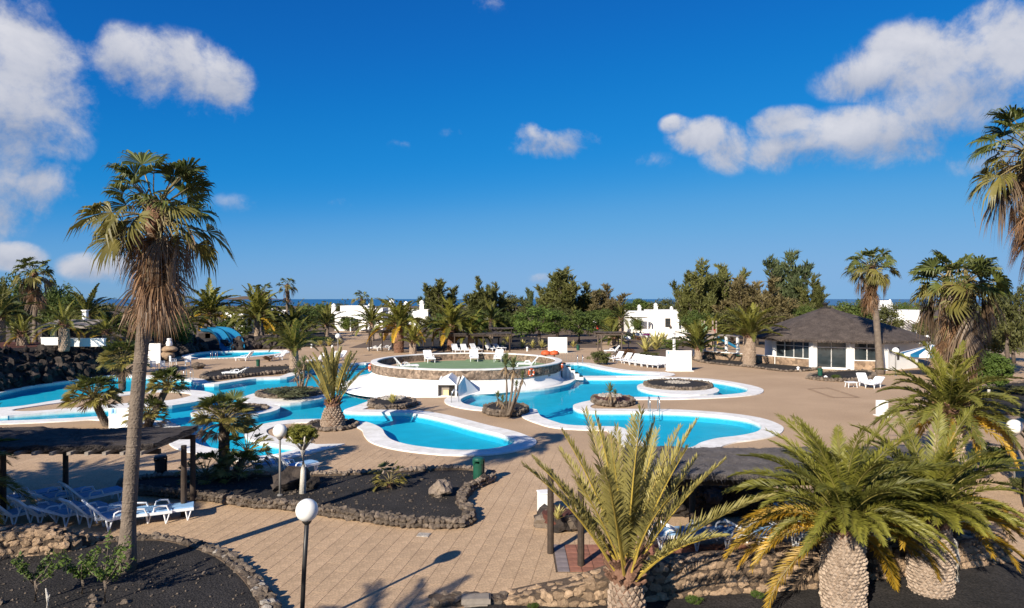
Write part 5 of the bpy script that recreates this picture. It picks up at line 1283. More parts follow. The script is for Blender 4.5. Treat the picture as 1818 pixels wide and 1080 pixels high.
for (px, yc, Y, k, sk, lab, zb, gr) in ((510,507,120,1.0,18,'small slim fan palm against the sea at left of centre',0,26),(466,521,118,1.25,40,'shaggy fan palm beside the slim fan palm',0,24),(62,486,74,1.25,36,'dark fan palm above the left bank',1.5,34),(642,529,165,1.3,14,'fan palm behind the left bungalow roof',0,26),(690,540,168,1.1,10,'fan palm right of the left bungalow roof',0,24),(1172,600,92,.0,0,'',0,0)):
    if not lab: continue
    c = WY(px, yc, Y); fan_palm(lab, (c.x, Y, zb), c.z-zb-.2, .25, .18, k, gr, sk, 2, int(px), skirt_len=2.2)
for (px, yb, hw, lab) in ((568,614,10,'yellow variegated agave, left one of the pair before the left walkway'),(584,614,11,'yellow variegated agave, right one of the pair before the left walkway'),(602,613,9,'yellow agave under the small globe lamp by the left walkway'),
  (795,612,9,'pale agave left of the long pergola middle'),(744,606,9,'yellow agave behind the young feather palm'),(838,612,9,'pale agave behind the long pergola posts'),(902,608,14,'large pale agave at the right end of the long pergola'),(893,616,8,'small agave below the large pale agave'),(928,618,11,'yellow agave left of the round green tree foot'),(946,618,10,'middle yellow agave before the round green tree'),(962,618,10,'yellow agave beside the left white shower screen'),
  (1018,617,9,'yellow agave right of the left white shower screen'),(1146,626,20,'yellow agave, left one of the clump above the white lounger row'),(1164,622,24,'big yellow agave in the clump above the white lounger row'),(1176,614,18,'yellow agave at the back of the right clump'),(1126,602,8,'small pale agave near the purple bush')):
    agave(lab, px, yb, hw*1.35, z=.1, n=26)
shrub('rounded olive bush by the upper right pool', 1062, 648, 20, 27, 'leaf_olive', 1); shrub('bright green bush touching the olive bush by the upper pool', 1077, 647, 10, 22, 'leaf_light', 2)
shrub('purple flowering bush near the right terrace', 1147, 602, 9, 11, 'leaf_purple', 1); shrub('red brown low hedge beside the purple bush', 1136, 606, 14, 11, 'leaf_dry', 2)
shrub('dry brown ground shrub behind the lounger row at left', 1112, 632, 18, 13, 'leaf_dry', 3, .15); shrub('olive ground shrub behind the lounger row middle', 1150, 636, 24, 12, 'leaf_olive', 4, .15); shrub('dark shrub behind the lounger row by the shower screen', 1190, 624, 18, 24, 'leaf', 2, .15)
shrub('dry shrub at the foot of the pool shore palm', 545, 658, 16, 16, 'leaf_olive', 2, .1); shrub('grey shrub right of the pool shore palm', 562, 655, 14, 15, 'leaf_grey', 1, .1); shrub('small flowering shrub on the far shore beside the bin', 478, 640, 12, 9, 'leaf_dry', 2, .1)
shrub('tiny green bush in the bed beside the bar bin', 1484, 673, 9, 8, 'leaf', 1, .2)
CT = [(783,496,150,33,0,'needle'),(758,512,156,20,1,'needle_blue'),(850,493,150,27,2,'needle'),(880,502,158,20,3,'needle'),(937,512,165,13,1,'needle_blue'),(978,500,150,28,0,'needle'),(1005,476,142,42,1,'needle'),(1040,503,146,30,2,'needle'),(1078,505,140,32,3,'needle_brown'),
 (1222,484,120,30,2,'needle'),(1246,462,118,38,3,'needle'),(1282,470,122,36,0,'needle'),(1316,492,112,40,1,'needle_brown'),(1372,494,106,42,2,'needle_brown'),(1405,446,116,40,0,'needle_blue'),(1445,488,112,28,3,'needle'),(1345,500,118,34,0,'needle_brown')]
for i, (px, yt, Y, hw, var, mt) in enumerate(sorted(CT)):
    casuarina(('leftmost' if i == 0 else ORD[i] + ' from the left') + (' brownish' if mt == 'needle_brown' else ' green') + ' feathery casuarina against the sky', px, yt, Y, hw, mt, var)
BT = [(958,541,602,96,52,'leaf_light','big round light green tree behind the left white shower screen'),(1028,545,600,104,42,'leaf','dark leaning tree right of the big round tree'),(905,552,596,116,32,'leaf','round tree left of the big light green tree'),(868,545,590,128,34,'leaf','green tree behind the long pergola'),(822,546,596,134,34,'leaf_olive','olive tree behind the long pergola palm'),
 (545,542,590,124,34,'leaf','dark round tree behind the pool shore palm'),(598,536,580,150,30,'leaf_olive','flat olive tree left of the left bungalow'),(560,538,585,160,40,'leaf','low wide tree below the sea line'),(470,540,590,130,32,'leaf','dark tree between the fan palms at left'),(720,548,588,130,20,'leaf','round bush tree before the low white bungalow'),
 (912,520,580,160,34,'leaf_olive','olive tree in line with the sea horizon'),(1135,528,570,170,34,'leaf','dark tree behind the right bungalow roof'),(1180,530,575,165,36,'leaf_olive','olive tree right behind the right bungalow chimney'),(1130,560,592,126,14,'leaf','small clipped tree before the right bungalow'),(1085,560,600,112,16,'leaf_yellow','yellow green tree by the far walkway'),
 (1520,528,596,96,44,'leaf','rounded tree behind the bar roof'),(1575,540,600,92,34,'leaf_olive','olive tree right of the slim fan palm'),(1612,530,590,110,20,'leaf','tree beside the flat roofed house'),(1480,548,596,100,30,'leaf','dark tree behind the bar roof peak'),(1790,488,640,58,48,'leaf_olive','tall olive tree at the right frame edge'),(1745,548,640,66,46,'leaf_olive','brownish olive tree right of the massive fan palm'),(1800,560,632,70,40,'leaf','dark tree under the right frame edge'),
 (28,480,600,82,36,'leaf','dark tree behind the left edge palms'),(100,492,600,88,34,'leaf','dark tree right of the dark fan palm'),(125,520,600,84,34,'leaf','dark tree behind the feather palm on the bank'),(240,545,610,78,50,'leaf','dark tree behind the tall palm skirt'),(300,548,618,82,44,'leaf','dark tree left of the slide'),(180,545,605,80,40,'leaf_olive','olive tree behind the red bank'),(415,560,606,104,40,'leaf','dark tree behind the slide palms'),(-20,500,600,80,44,'leaf','tree cut by the left frame edge above the bank'),
 (1055,548,590,132,28,'leaf','tree above the red shirted walker'),(755,560,592,128,22,'leaf_olive','olive bush tree right of the low white bungalow'),(1300,545,604,98,44,'leaf_olive','olive tree behind the playground'),(1385,548,604,94,46,'needle_brown','brown bushy tree left of the bar roof'),(1440,540,600,98,34,'leaf','green tree touching the bar roof left side'),(1640,560,620,84,24,'leaf_olive','olive tree behind the globe lamp right of the bar'),
 (690,546,592,152,26,'leaf_olive','olive tree between the two left bungalows'),(640,548,590,158,22,'leaf','dark tree behind the left bungalow door'),(790,548,600,120,30,'leaf','green tree filling the gap behind the long pergola start'),(845,556,602,112,26,'leaf_light','light green tree behind the long pergola middle'),(925,548,598,122,30,'leaf_olive','olive tree behind the big round tree left side'),(990,540,596,118,34,'leaf_olive','olive tree behind the big round tree right side'),(1075,545,596,128,26,'leaf','dark tree right of the far walkway lamp'),(1240,548,606,104,34,'leaf','dark tree left of the playground tower'),(1345,552,606,98,34,'leaf_olive','olive tree right of the playground slide'),
 (500,556,600,112,30,'leaf_olive','olive bush tree behind the slide pool'),(620,560,596,140,20,'leaf','low tree left of the left bungalow canopy'),(775,566,604,110,20,'leaf','low tree behind the far thatched pergola')]
for i, (px, yt, yb, Y, hw, mt, lab) in enumerate(BT):
    broad_tree(lab, px, yt, yb, Y, hw, mt, i % 4, 0)
# far scrub that reads as one mass
rr = random.Random(5); m = MB(); 
for k in range(420):
    Y = rr.uniform(175, 600); px = rr.uniform(-60, 1880); x = (px-909)*Y/F; hh = rr.uniform(1.6, 3.6)*(1 + .5*(Y > 300)); w = rr.uniform(3, 8)
    if k % 5 == 0: hh *= 1.25
    for q in range(26):
        d_ = Vector((rr.gauss(0, .5), rr.gauss(0, .5), abs(rr.gauss(0, .5)))); c = Vector((x+d_.x*w, Y+d_.y*w*.5, max(.2, min(1, d_.z))*hh)); a = Vector((rr.gauss(0, 1), rr.gauss(0, 1), rr.gauss(0, 1))).normalized(); b = a.cross(Vector((rr.gauss(0, 1), rr.gauss(0, 1), rr.gauss(0, 1)))).normalized(); s = rr.uniform(.4, 1.0)
        m.quad(c-a*s, c-b*s*.6, c+a*s, c+b*s*.6)
stuff(tag(m.build('distant_scrub', M['leaf_olive']), 'mass of low green scrub between the far houses and the sea', 'scrub'))
for i, (px, ytop, w) in enumerate(((440, 526.5, 60),)):
    m = MB(); Y = 22000; cx = (px-909)*Y/F; n = 24
    for k in range(n+1):
        u = k/n; hh = max(0, math.sin(math.pi*u))**1.3*(HOR-ytop+2)*Y/F*(.8+.4*noise.noise(Vector((u*5, 0, 0)))); x = cx + (u-.5)*2*w*Y/F; m.v += [(x, Y-500, -60), (x, Y, hh), (x, Y+900, -60)]
    for k in range(n):
        for q in (0, 1): m.f.append((k*3+q, k*3+3+q, k*3+4+q, k*3+1+q)); m.m.append(0)
    struct(m.build('far_island_hill', M['earth'], smooth=True))
# loose stones scattered on the two near gravel beds
def scatter(label, poly, z, n, s0, s1, mt):
    m = MB(); xs = [p[0] for p in poly]; ys = [p[1] for p in poly]; rr = random.Random(n); inn = offset(poly, -.5); k = 0
    while k < n:
        x, y = rr.uniform(max(min(xs), -15), max(xs)), rr.uniform(max(min(ys), 12), max(ys))
        if not inside((x, y), inn): k += .05; continue
        me = rr.choice(LAVA); s = rr.uniform(s0, s1)*(3 if rr.random() < .04 else 1); m.raw([(x+v.co.x*s, y+v.co.y*s, z+v.co.z*s) for v in me.vertices], [tuple(p.vertices) for p in me.polygons]); k += 1
    stuff(tag(m.build('loose_stones', M[mt]), label, 'stones'))
scatter('small loose stones lying on the black gravel around the tall palm', B1, .15, 420, .02, .06, 'stone_dark')
scatter('small loose stones lying on the long black gravel bed', B2, .19, 420, .02, .06, 'stone_dark')

# ------------------------------------------------------------------ loungers, chairs
def lounger_parts():
    L_, Wd, sz = 1.9, .66, .34
    s = MB()
    for sy in (-1, 1): s.box((.62, sy*(Wd/2-.03), sz), (1.24, .06, .075))
    s.box((1.24-.03, 0, sz), (.06, Wd-.12, .07)); s.box((.03, 0, sz), (.06, Wd-.12, .07))
    for k in range(9): s.box((.14 + k*.125, 0, sz+.012), (.095, Wd-.13, .025))
    seat = s.mesh('seat', M['plastic'])
    lg = MB(); lg.tube([(0, 0, .33), (.06, 0, 0)], [.028, .022], 6); lg.tube([(.16, 0, .33), (.06, 0, 0)], [.024, .02], 6)
    leg = lg.mesh('leg', M['plastic'])
    arm = MB(); arm.tube([(.16, 0, .34), (.20, 0, .52), (.30, 0, .56), (.52, 0, .54), (.60, 0, .36)], .026, 6)
    armm = arm.mesh('armrest', M['plastic'])
    def back(ang):
        b = MB(); Mx = Matrix.Rotation(ang, 3, 'Y')
        def bx(c, size): b.box(Mx @ Vector(c) + Vector((0, 0, sz)), size, M=Mx)
        for sy in (-1, 1): bx((-.36, sy*(Wd/2-.03), .02), (.74, .06, .06))
        bx((-.71, 0, .02), (.07, Wd-.12, .06))
        for k in range(5): bx((-.09 - k*.125, 0, .03), (.095, Wd-.13, .022))
        if ang > .2:
            q = Mx @ Vector((-.45, 0, 0)); 
            for sy in (-1, 1): b.tube([(q.x, sy*.26, q.z+sz), (-.22, sy*.26, .30)], .016, 5)
        return b.mesh('backrest', M['plastic'])
    cu = MB(); cu.box((.62, 0, sz+.05), (1.22, Wd-.14, .045)); blue_pad = cu.mesh('cushion', M['cushion'])  # added slab on the seat that carries the blue of the shade
    return seat, leg, armm, {0: back(0), 1: back(R(28)), 2: back(R(48))}, blue_pad
SEAT, LEG, ARM, BACKS, BLUE_PAD = lounger_parts()
def lounger(label, pos, rz, tilt=1, group=None, z=0.0, cushion=False, k=1.0, name='sun_lounger'):
    t = thing(name, label, 'sun lounger', (pos[0], pos[1], z), rz, group, k)
    put(SEAT, 'seat', t); put(BACKS[tilt], 'backrest', t)
    for x in (-.45 if tilt == 0 else 0.0, 1.02):
        for sy in (-1, 1): put(LEG, 'leg', t, (x, sy*.29, 0))
    for sy in (-1, 1): put(ARM, 'armrest', t, (0, sy*.345, -.02))
    if cushion: put(BLUE_PAD, 'cushion', t)
    return t
# rz is the direction from head to foot
D90 = math.pi/2
def lg(label, px, py, rz, tilt=1, **k): p = W(px, py, k.get('z', 0)); return lounger(label, p, rz, tilt, **k)
# shaded row under the left pergola
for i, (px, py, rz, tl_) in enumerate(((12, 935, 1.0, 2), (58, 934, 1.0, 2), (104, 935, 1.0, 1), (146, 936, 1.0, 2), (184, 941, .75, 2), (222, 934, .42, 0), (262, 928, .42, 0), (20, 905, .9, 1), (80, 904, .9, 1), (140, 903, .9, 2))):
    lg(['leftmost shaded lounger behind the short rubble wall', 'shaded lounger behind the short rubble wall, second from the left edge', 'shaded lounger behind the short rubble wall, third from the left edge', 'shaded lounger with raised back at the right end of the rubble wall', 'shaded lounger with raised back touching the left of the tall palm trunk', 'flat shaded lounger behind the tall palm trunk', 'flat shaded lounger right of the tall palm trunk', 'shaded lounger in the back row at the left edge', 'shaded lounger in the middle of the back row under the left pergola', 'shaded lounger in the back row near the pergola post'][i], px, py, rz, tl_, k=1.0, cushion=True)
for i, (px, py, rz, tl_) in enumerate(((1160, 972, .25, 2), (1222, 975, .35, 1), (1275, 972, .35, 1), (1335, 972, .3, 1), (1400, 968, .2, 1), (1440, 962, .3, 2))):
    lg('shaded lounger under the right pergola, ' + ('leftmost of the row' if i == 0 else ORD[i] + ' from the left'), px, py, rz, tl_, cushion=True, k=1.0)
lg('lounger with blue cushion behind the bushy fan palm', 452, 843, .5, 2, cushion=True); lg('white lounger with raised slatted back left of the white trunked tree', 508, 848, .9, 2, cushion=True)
# on the round terrace
for (a_, r_, rz, tl_, lab) in ((205, 5.6, R(20), 2, 'white lounger at the left end of the green terrace'), (88, 6.0, R(-85), 2, 'white lounger at the back wall of the green terrace, left of the pair'), (66, 6.2, R(-95), 2, 'white lounger at the back wall of the green terrace, right of the pair'), (352, 5.4, R(175), 2, 'white lounger at the right end of the green terrace'), (128, 6.2, R(-70), 2, 'white lounger at the back left corner of the terrace')):
    lounger(lab, (TC.x + r_*math.cos(R(a_)), TC.y + r_*math.sin(R(a_))), rz, tl_, z=.958, k=1.1)
# far shore
for (px, py, rz, tl_, lab) in ((425, 669, math.pi, 1, 'white lounger on the dark gravel strip at the far left shore'), (440, 641, math.pi*.95, 2, 'greyish lounger beside the far green bin'), (484, 619, .1, 1, 'white lounger right of the slide pool'), (568, 645, -2.2, 2, 'white lounger on the far shore, left of the three'), (592, 641, -2.2, 2, 'white lounger on the far shore, middle of the three'), (606, 640, -2.2, 2, 'white lounger on the far shore, right of the three'), (500, 639, -2.4, 2, 'white lounger behind the pool shore palm'),
  (672, 623, math.pi, 2, 'white lounger under the left thatched pergola, left one'), (692, 622, math.pi, 2, 'white lounger under the left thatched pergola, right one'), (808, 626, -1.2, 2, 'white lounger behind the terrace wall under the long pergola, leftmost'), (824, 626, -1.2, 2, 'white lounger under the long pergola, second from left'), (842, 625, -.9, 2, 'white lounger under the long pergola, third from left'), (868, 623, -.9, 2, 'white lounger under the long pergola, fourth from left'), (884, 622, -.9, 1, 'white lounger under the long pergola, rightmost'),
  (1092, 628, math.pi, 2, 'white lounger beside the small wooden pergola post')):
    lg(lab, px, py, rz, tl_, k=1.1)
row = [(1098, 645), (1113, 648), (1126, 650), (1136, 652), (1147, 653.5), (1158, 655), (1168, 656), (1177, 657)]
for i, (px, py) in enumerate(row):
    lg('white lounger in the row left of the right shower screen, ' + ('leftmost' if i == 0 else 'rightmost' if i == len(row)-1 else ORD[i] + ' from the left'), px, py-4, R(-140), 2, k=1.08)
lg('white lounger facing the bar right of the pavement frame', 1533, 686, R(-95), 2, k=1.05); lg('white lounger half hidden by the green date palm near the bar', 1556, 688, R(-140), 1, k=1.05)
def chair(label, px, py, rz, name='garden_chair', mt='plastic', table=False):
    t = thing(name, label, 'chair' if not table else 'table', W(px, py), rz)
    if table:
        m = MB(); m.box((0, 0, .40), (.75, .55, .05)); m.box((0, 0, .36), (.66, .46, .05)); m.build('table_top', M[mt], t)
        for sx_ in (-1, 1):
            for sy in (-1, 1): m = MB(); m.tube([(sx_*.30, sy*.2, .36), (sx_*.34, sy*.23, 0)], [.03, .025], 6); m.build('leg', M[mt], t)
        return t
    m = MB(); m.box((0, 0, .43), (.5, .5, .05)); m.build('seat', M[mt], t)
    m = MB()
    for k in range(5): m.box((-.26 - .02*0, -.2 + k*.1, .68), (.03, .07, .48))
    m.box((-.27, 0, .93), (.04, .52, .06)); m.build('backrest', M[mt], t)
    for sx_ in (-1, 1):
        for sy in (-1, 1): m = MB(); m.tube([(sx_*.22, sy*.22, .42), (sx_*.26, sy*.25, 0)], [.028, .022], 6); m.build('leg', M[mt], t)
    for sy in (-1, 1): m = MB(); m.tube([(.22, sy*.26, .42), (.22, sy*.27, .64), (-.26, sy*.27, .66)], .025, 6); m.build('armrest', M[mt], t)
    return t
chair('low white plastic stool table beside the lounger near the bar', 1511, 688, .1, 'stool', table=True)
for (px, py, rz, lab) in ((273, 659, 1.8, 'white plastic chair in front of the left white screen, left of the pair'), (292, 659, 1.4, 'white plastic chair in front of the left white screen, right of the pair'), (307, 649, .8, 'white plastic chair behind the pair of chairs'), (334, 650, -1.2, 'white plastic chair standing apart near the slide pool'), (262, 652, 1.0, 'white plastic chair partly hidden by the tall palm trunk')):
    chair(lab, px, py, rz)

# ------------------------------------------------------------------ lamps, bins, screens, ladders, rings
GL = MB(); GL.lathe([(.02, -.5), (.16, -.475), (.29, -.405), (.40, -.30), (.47, -.16), (.5, 0), (.47, .16), (.40, .30), (.29, .405), (.16, .475), (.005, .5)], 28); GLOBE = GL.mesh('globe', M['globe'], True)
def lamp(label, px, ybase, yglobe, dia, mt='grey_metal', z=0.0, pr=.035, topx=None):
    p = W(px, ybase, z); g = WY(topx if topx else px, yglobe, p.y) - p; dm_ = dia*p.y/F; t = thing('globe_lamp', label, 'lamp', p)
    m = MB(); m.tube([(0, 0, -.05), (g.x*.5, 0, g.z*.5), (g.x, 0, g.z-dm_*.5)], pr, 10); m.build('pole', M[mt], t, smooth=True)
    m = MB(); m.lathe([(pr*2.6, 0), (pr*2.6, .03), (pr*1.3, .06)], 12); m.build('foot', M[mt], t)
    m = MB(); m.lathe([(pr*1.2, g.z-dm_*.62), (dm_*.2, g.z-dm_*.52), (dm_*.22, g.z-dm_*.44)], 14, (g.x, 0, 0)); m.build('collar', M[mt], t)
    put(GLOBE, 'globe', t, (g.x, 0, g.z), scale=dm_); return t
lamp('nearest black lamp post with large white globe on the tan paving', 535, 1117, 906, 40, 'black_metal', pr=.045, topx=545)
lamp('grey lamp post with white globe in the middle gravel bed', 497, 880, 765.5, 25, z=.18)
lamp('lamp post with white globe at the right frame edge', 1801, 868, 758, 26)
for (px, yb, yg, dd, lab) in ((1590, 668, 623, 12, 'globe lamp beside the white end wall of the bar'), (1646, 640, 599.5, 9, 'globe lamp behind the bar near the massive fan palm'), (600, 636, 597, 9.5, 'globe lamp by the left walkway before the agaves'), (673, 600, 574, 6, 'small globe lamp in front of the left bungalow'), (1056, 598, 572.5, 6, 'small globe lamp beside the red shirted walker'), (1116, 622, 601.5, 8.5, 'globe lamp right of the small wooden pergola'), (849, 580, 540, 5, 'far globe lamp left above the middle trees'), (883, 582, 542.5, 5, 'far globe lamp right above the middle trees'), (687, 585, 552.5, 5, 'far globe lamp before the low white bungalow')):
    lamp(lab, px, yb, yg, dd, pr=.05)
def bin_(label, px, yb, w, h, mt='green_plastic', z=0.0):
    p = W(px, yb, z); k = p.y/F; r = w/2*k; hh = h*k; t = thing('litter_bin', label, 'bin', p)
    m = MB(); m.lathe([(r*.86, 0), (r*.9, .04), (r*.98, hh*.78), (r, hh*.8), (r*.94, hh*.8), (r*.9, hh*.3)], 20); m.build('bin_body', M[mt], t, smooth=False)
    m = MB(); m.lathe([(r*1.06, hh*.88), (r*1.08, hh*.93), (r*.9, hh*.985), (.01, hh)], 20); m.build('lid', M[mt], t)
    m = MB()
    for an in (0.6, 2.2, 3.8, 5.4): m.box((r*.95*math.cos(an), r*.95*math.sin(an), hh*.84), (.05, .12, hh*.14), an)
    m.build('bracket', M[mt], t)
    m = MB(); m.tube([(r*1.02, 0, 0), (r*1.05, 0, hh*.95)], .03, 8); m.build('post', M['black_metal'], t); return t
bin_('green litter bin at the right end of the middle gravel bed', 849, 860, 19, 48); bin_('black litter bin in shade left of the bushy fan palm', 285, 852, 20, 44, 'black_metal')
bin_('green bin beside the bar door', 1456, 671, 8, 17); bin_('small green bin on the far left shore', 458, 653, 6, 15); bin_('small green bin right of the left shower screen', 1026, 622, 5.5, 10); bin_('small green bin behind the left thatched pergola', 695, 606, 5, 9)
def screen(label, x0, x1, yt, yb, curve=.35, sign=None, group=None):
    a, b = W(x0, yb), W(x1, yb); w = b.x-a.x; h = (yb-yt)*a.y/F; t = thing('shower_screen', label, 'shower screen', ((a.x+b.x)/2, a.y, 0)); n = 14
    for half in (0, 1):
        m = MB(); rows_ = []
        for k in range(n//2+1):
            u = -.5 + half*.502 + (k/(n//2))*.498; x = u*w; y = curve*w*(u*u*4-1)*-.25*-1
            m.v += [(x, y, 0), (x, y, h), (x, y+.14, h), (x, y+.14, 0)]
        for k in range(n//2):
            for q in range(4): m.f.append((k*4+q, (k+1)*4+q, (k+1)*4+(q+1) % 4, k*4+(q+1) % 4)); m.m.append(0)
        m.f += [(0, 1, 2, 3), ((n//2)*4+3, (n//2)*4+2, (n//2)*4+1, (n//2)*4)]; m.m += [0, 0]
        m.build('panel', M['white'], t)
    m = MB(); m.box((.0, curve*w*-.25-.02, .02), (w*1.05, .9, .05)); m.build('plinth', M['coping'], t)
    if sign:
        u0, v0, sw, sh = sign; m = MB(); y = curve*w*(u0*u0*4-1)*.25 - .015; m.box((u0*w, y, v0*h), (sw, .02, sh)); s_ = m.build('sign_plate', M['cloth_blue'], t)
        m = MB(); m.lathe([(.04*sh/.3, -.02), (.04*sh/.3, .02), (.002, .02)], 8, (0, 0, 0)); 
        m.box((u0*w, y-.014, v0*h-.03*sh/.3), (sw*.22, .01, sh*.5)); m.box((u0*w, y-.014, v0*h+sh*.33), (sw*.2, .01, sh*.16)); m.v = m.v[24+0:] if False else m.v
        m2 = MB(); m2.box((u0*w, y-.014, v0*h-sh*.08), (sw*.24, .01, sh*.5)); m2.box((u0*w, y-.014, v0*h+sh*.30), (sw*.2, .01, sh*.15)); m2.build('pictogram', M['blue_print'], s_)
    return t
screen('tall white shower screen right of the lounger row', 1183, 1228, 622.5, 658.5, .25, (-.42, .9, .14, .26)); screen('white shower screen behind the round terrace', 973, 1007, 599, 626.5, .3)
screen('white shower screen with blue pictogram behind the tall palm trunk', 193, 236, 725, 763, .05, (-.30, .87, .30, .28)); screen('plain white screen wall before the rocks by the slide pool', 260, 284.5, 610, 645, .05)
t = screen('small white screen block left of the green date palm', 1557, 1577, 711, 739, .1)
def ladder(label, px, py, rz, k=1.0):
    t = thing('pool_ladder', label, 'pool ladder', W(px, py, .05), rz, None, k)
    for sy in (-1, 1): m = MB(); m.tube([(-.38, sy*.24, 0), (-.36, sy*.24, .55), (-.22, sy*.24, .78), (-.02, sy*.24, .74), (.08, sy*.24, .5), (.1, sy*.24, -.9)], .022, 8); m.build('rail', M['steel'], t, smooth=True)
    for z in (-.25, -.5, -.75): m = MB(); m.box((.1, 0, z), (.08, .46, .03)); m.build('step', M['steel'], t)
ladder('steel pool ladder beside the grotto steps', 812, 714, .1); ladder('steel pool ladder on the right pool peninsula', 1162, 733, -D90, 1.15); ladder('steel pool ladder at the far left pool edge', 333, 674.5, -D90, 1.1); ladder('steel pool ladder in the slide pool', 381, 637.5, D90, 1.1); ladder('steel pool ladder at the upper right pool', 1030, 646, -D90, 1.1)
RG = MB(); 
for i in range(24):
    a_ = 2*math.pi*i/24
    for j in range(8):
        b_ = 2*math.pi*j/8; RG.v.append(((.30+.085*math.cos(b_))*math.cos(a_), .085*math.sin(b_), (.30+.085*math.cos(b_))*math.sin(a_)))
for i in range(24):
    for j in range(8): RG.f.append((i*8+j, i*8+(j+1) % 8, ((i+1) % 24)*8+(j+1) % 8, ((i+1) % 24)*8+j)); RG.m.append(0)
RING = RG.mesh('ring_body', M['orange'], True)
BD = MB(); 
for a_ in (.8, 2.37, 3.94, 5.5):
    BD.tube([(.3*math.cos(a_-.13), 0, .3*math.sin(a_-.13)), (.3*math.cos(a_+.13), 0, .3*math.sin(a_+.13))], .091, 8)
BANDS = BD.mesh('bands', M['white'])
for (a_, lab) in ((200, 'orange life ring on the left front of the terrace wall'), (176, 'orange life ring at the far left end of the terrace wall'), (310, 'orange life ring on the right front of the terrace wall'), (345, 'orange life ring at the right end of the terrace wall')):
    r_ = 7.98; t = thing('life_ring', lab, 'life ring', (TC.x+r_*math.cos(R(a_)), TC.y+r_*math.sin(R(a_)), 1.18), R(a_)+D90, None, .82)
    put(RING, 'ring_body', t); put(BANDS, 'bands', t)
# orange cushions on a little table, green crate behind the terrace
for (px, py, lab) in ((969, 637, 'orange sun hat shaped cushion on the terrace corner, left one'), (984, 640, 'orange cushion on the terrace corner, right one')):
    p = WY(px, py, 60); m = MB(); m.lathe([(.02, .3), (.35, .22), (.45, .0), (.40, -.1), (.02, -.12)], 14); m.box((0, 0, -.5), (.1, .1, .8)); m.box((0, 0, -.88), (.4, .4, .06)); tag(m.build('cushion_stool', M['orange'], loc=(p.x, p.y, 1.45+.35), smooth=True), lab, 'stool')
# rock planter and boxes by the right pergola
t = thing('rock_planter', 'heap of grey boulders with red soil and agave by the right pergola post', 'planter', W(990, 935))
for k, (dx, dy, s) in enumerate(((-.35, .0, .55), (-.28, .4, .6), (.05, -.35, .5), (.4, -.25, .55), (.45, .2, .5), (.1, .5, .55), (-.1, -.1, .5), (.7, .15, .45))):
    put(rnd.choice(LAVA if k % 3 else [rock_mesh('rock', M['stone_dark'], 60+k, .85, .3)]), 'rock', t, (dx, dy, s*.3), rot=rot3(), scale=s*1.2)
m = MB(); m.lathe([(.5, .2), (.45, .42), (.02, .5)], 14); m.build('soil', M['red_gravel'], t)
agave('small yellow agave in the boulder planter', 990, 925, 24, z=.45, n=20)
m = MB(); p = W(968, 912); m.box((0, 0, .32), (.42, .4, .64)); m.box((0, 0, .66), (.46, .44, .05)); tag(bev(m.build('white_box', M['white'], loc=p, rz=.2), .02), 'white box block behind the boulder planter', 'box')
t = thing('lava_wall', 'dark lava stone wall in the shade under the right pergola', 'wall', (5.6, 20.9, 0)); m = MB(); m.box((0, 0, .5), (4.6, .5, 1.0)); m.build('core', M['lava'], t)
for k in range(90): put(rnd.choice(LAVA), 'rock', t, (rnd.uniform(-2.4, 2.4), rnd.uniform(-.32, .1), rnd.uniform(0.05, 1.15)), rot=rot3(), scale=rnd.uniform(.3, .55))
# white urn and rock near the slide
t = thing('stone_urn', 'tan rock column with white urn beside the left white screen', 'urn', W(298, 641))
put(rock_mesh('rock', M['stone'], 91, 1, .2, 2, True), 'rock', t, (0, 0, .55), scale=(1.5, 1.3, 1.1)); put(rock_mesh('rock', M['stone'], 92, .7, .2, 2, True), 'rock', t, (.1, .1, 1.25), scale=(1.7, 1.4, 1.0))
m = MB(); m.lathe([(.28, 1.7), (.34, 1.95), (.26, 2.2), (.18, 2.25), (.24, 2.4), (.2, 2.5), (.02, 2.5)], 14, (.1, .1, -.1)); m.build('urn', M['white'], t, smooth=True)
p = W(365, 590.5 + 55); 
for (px, yb, s, lab) in ((352, 655, .9, 'single brown boulder beside the apart white chair'), (310, 657, .7, 'low rock between the chairs near the slide pool')):
    o = put(rock_mesh('boulder', M['stone_dark'], px, .75, .3, 3), 'boulder', None, (*W(px, yb).xy, s*.3), rot=(0, 0, px), scale=(s*1.2, s, s)); tag(o, lab, 'rock')
# bollards
for (px, yb, h, lab) in ((1466, 676, 9, 'short white bollard light beside the bar bin'), (553, 618, 7, 'short white bollard light by the left walkway'), (590, 621, 8, 'white bollard post before the left agaves'), (936, 624, 8, 'white bollard light left of the rear shower screen'), (1161, 643, 8, 'small white bollard behind the lounger row'), (1735, 601, 14, 'white post beyond the gravel at the right'), (1417, 660, 9, 'small pale bollard on the strip before the bar')):
    p = W(px, yb); k = p.y/F; m = MB(); m.lathe([(.11, 0), (.10, h*k*.65), (.15, h*k*.68), (.15, h*k*.8), (.05, h*k), (.01, h*k)], 10); tag(m.build('bollard', M['white'], loc=p), lab, 'bollard')
# flat dark strips in a frame shape on the paving, far right
t = thing('dark_frame', 'dark frame shaped strips laid flat on the paving near the bar', 'drain', (0, 0, 0))
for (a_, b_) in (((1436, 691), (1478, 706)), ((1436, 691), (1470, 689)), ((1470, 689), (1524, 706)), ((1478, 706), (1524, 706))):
    q0, q1 = W(*a_), W(*b_); d_ = (q1-q0); n_ = Vector((-d_.y, d_.x, 0)).normalized()*.16; m = MB(); z = Vector((0, 0, .012)); m.quad(q0-n_+z, q1-n_+z, q1+n_+z, q0+n_+z); m.build('dark_strip', M['joint'], t)
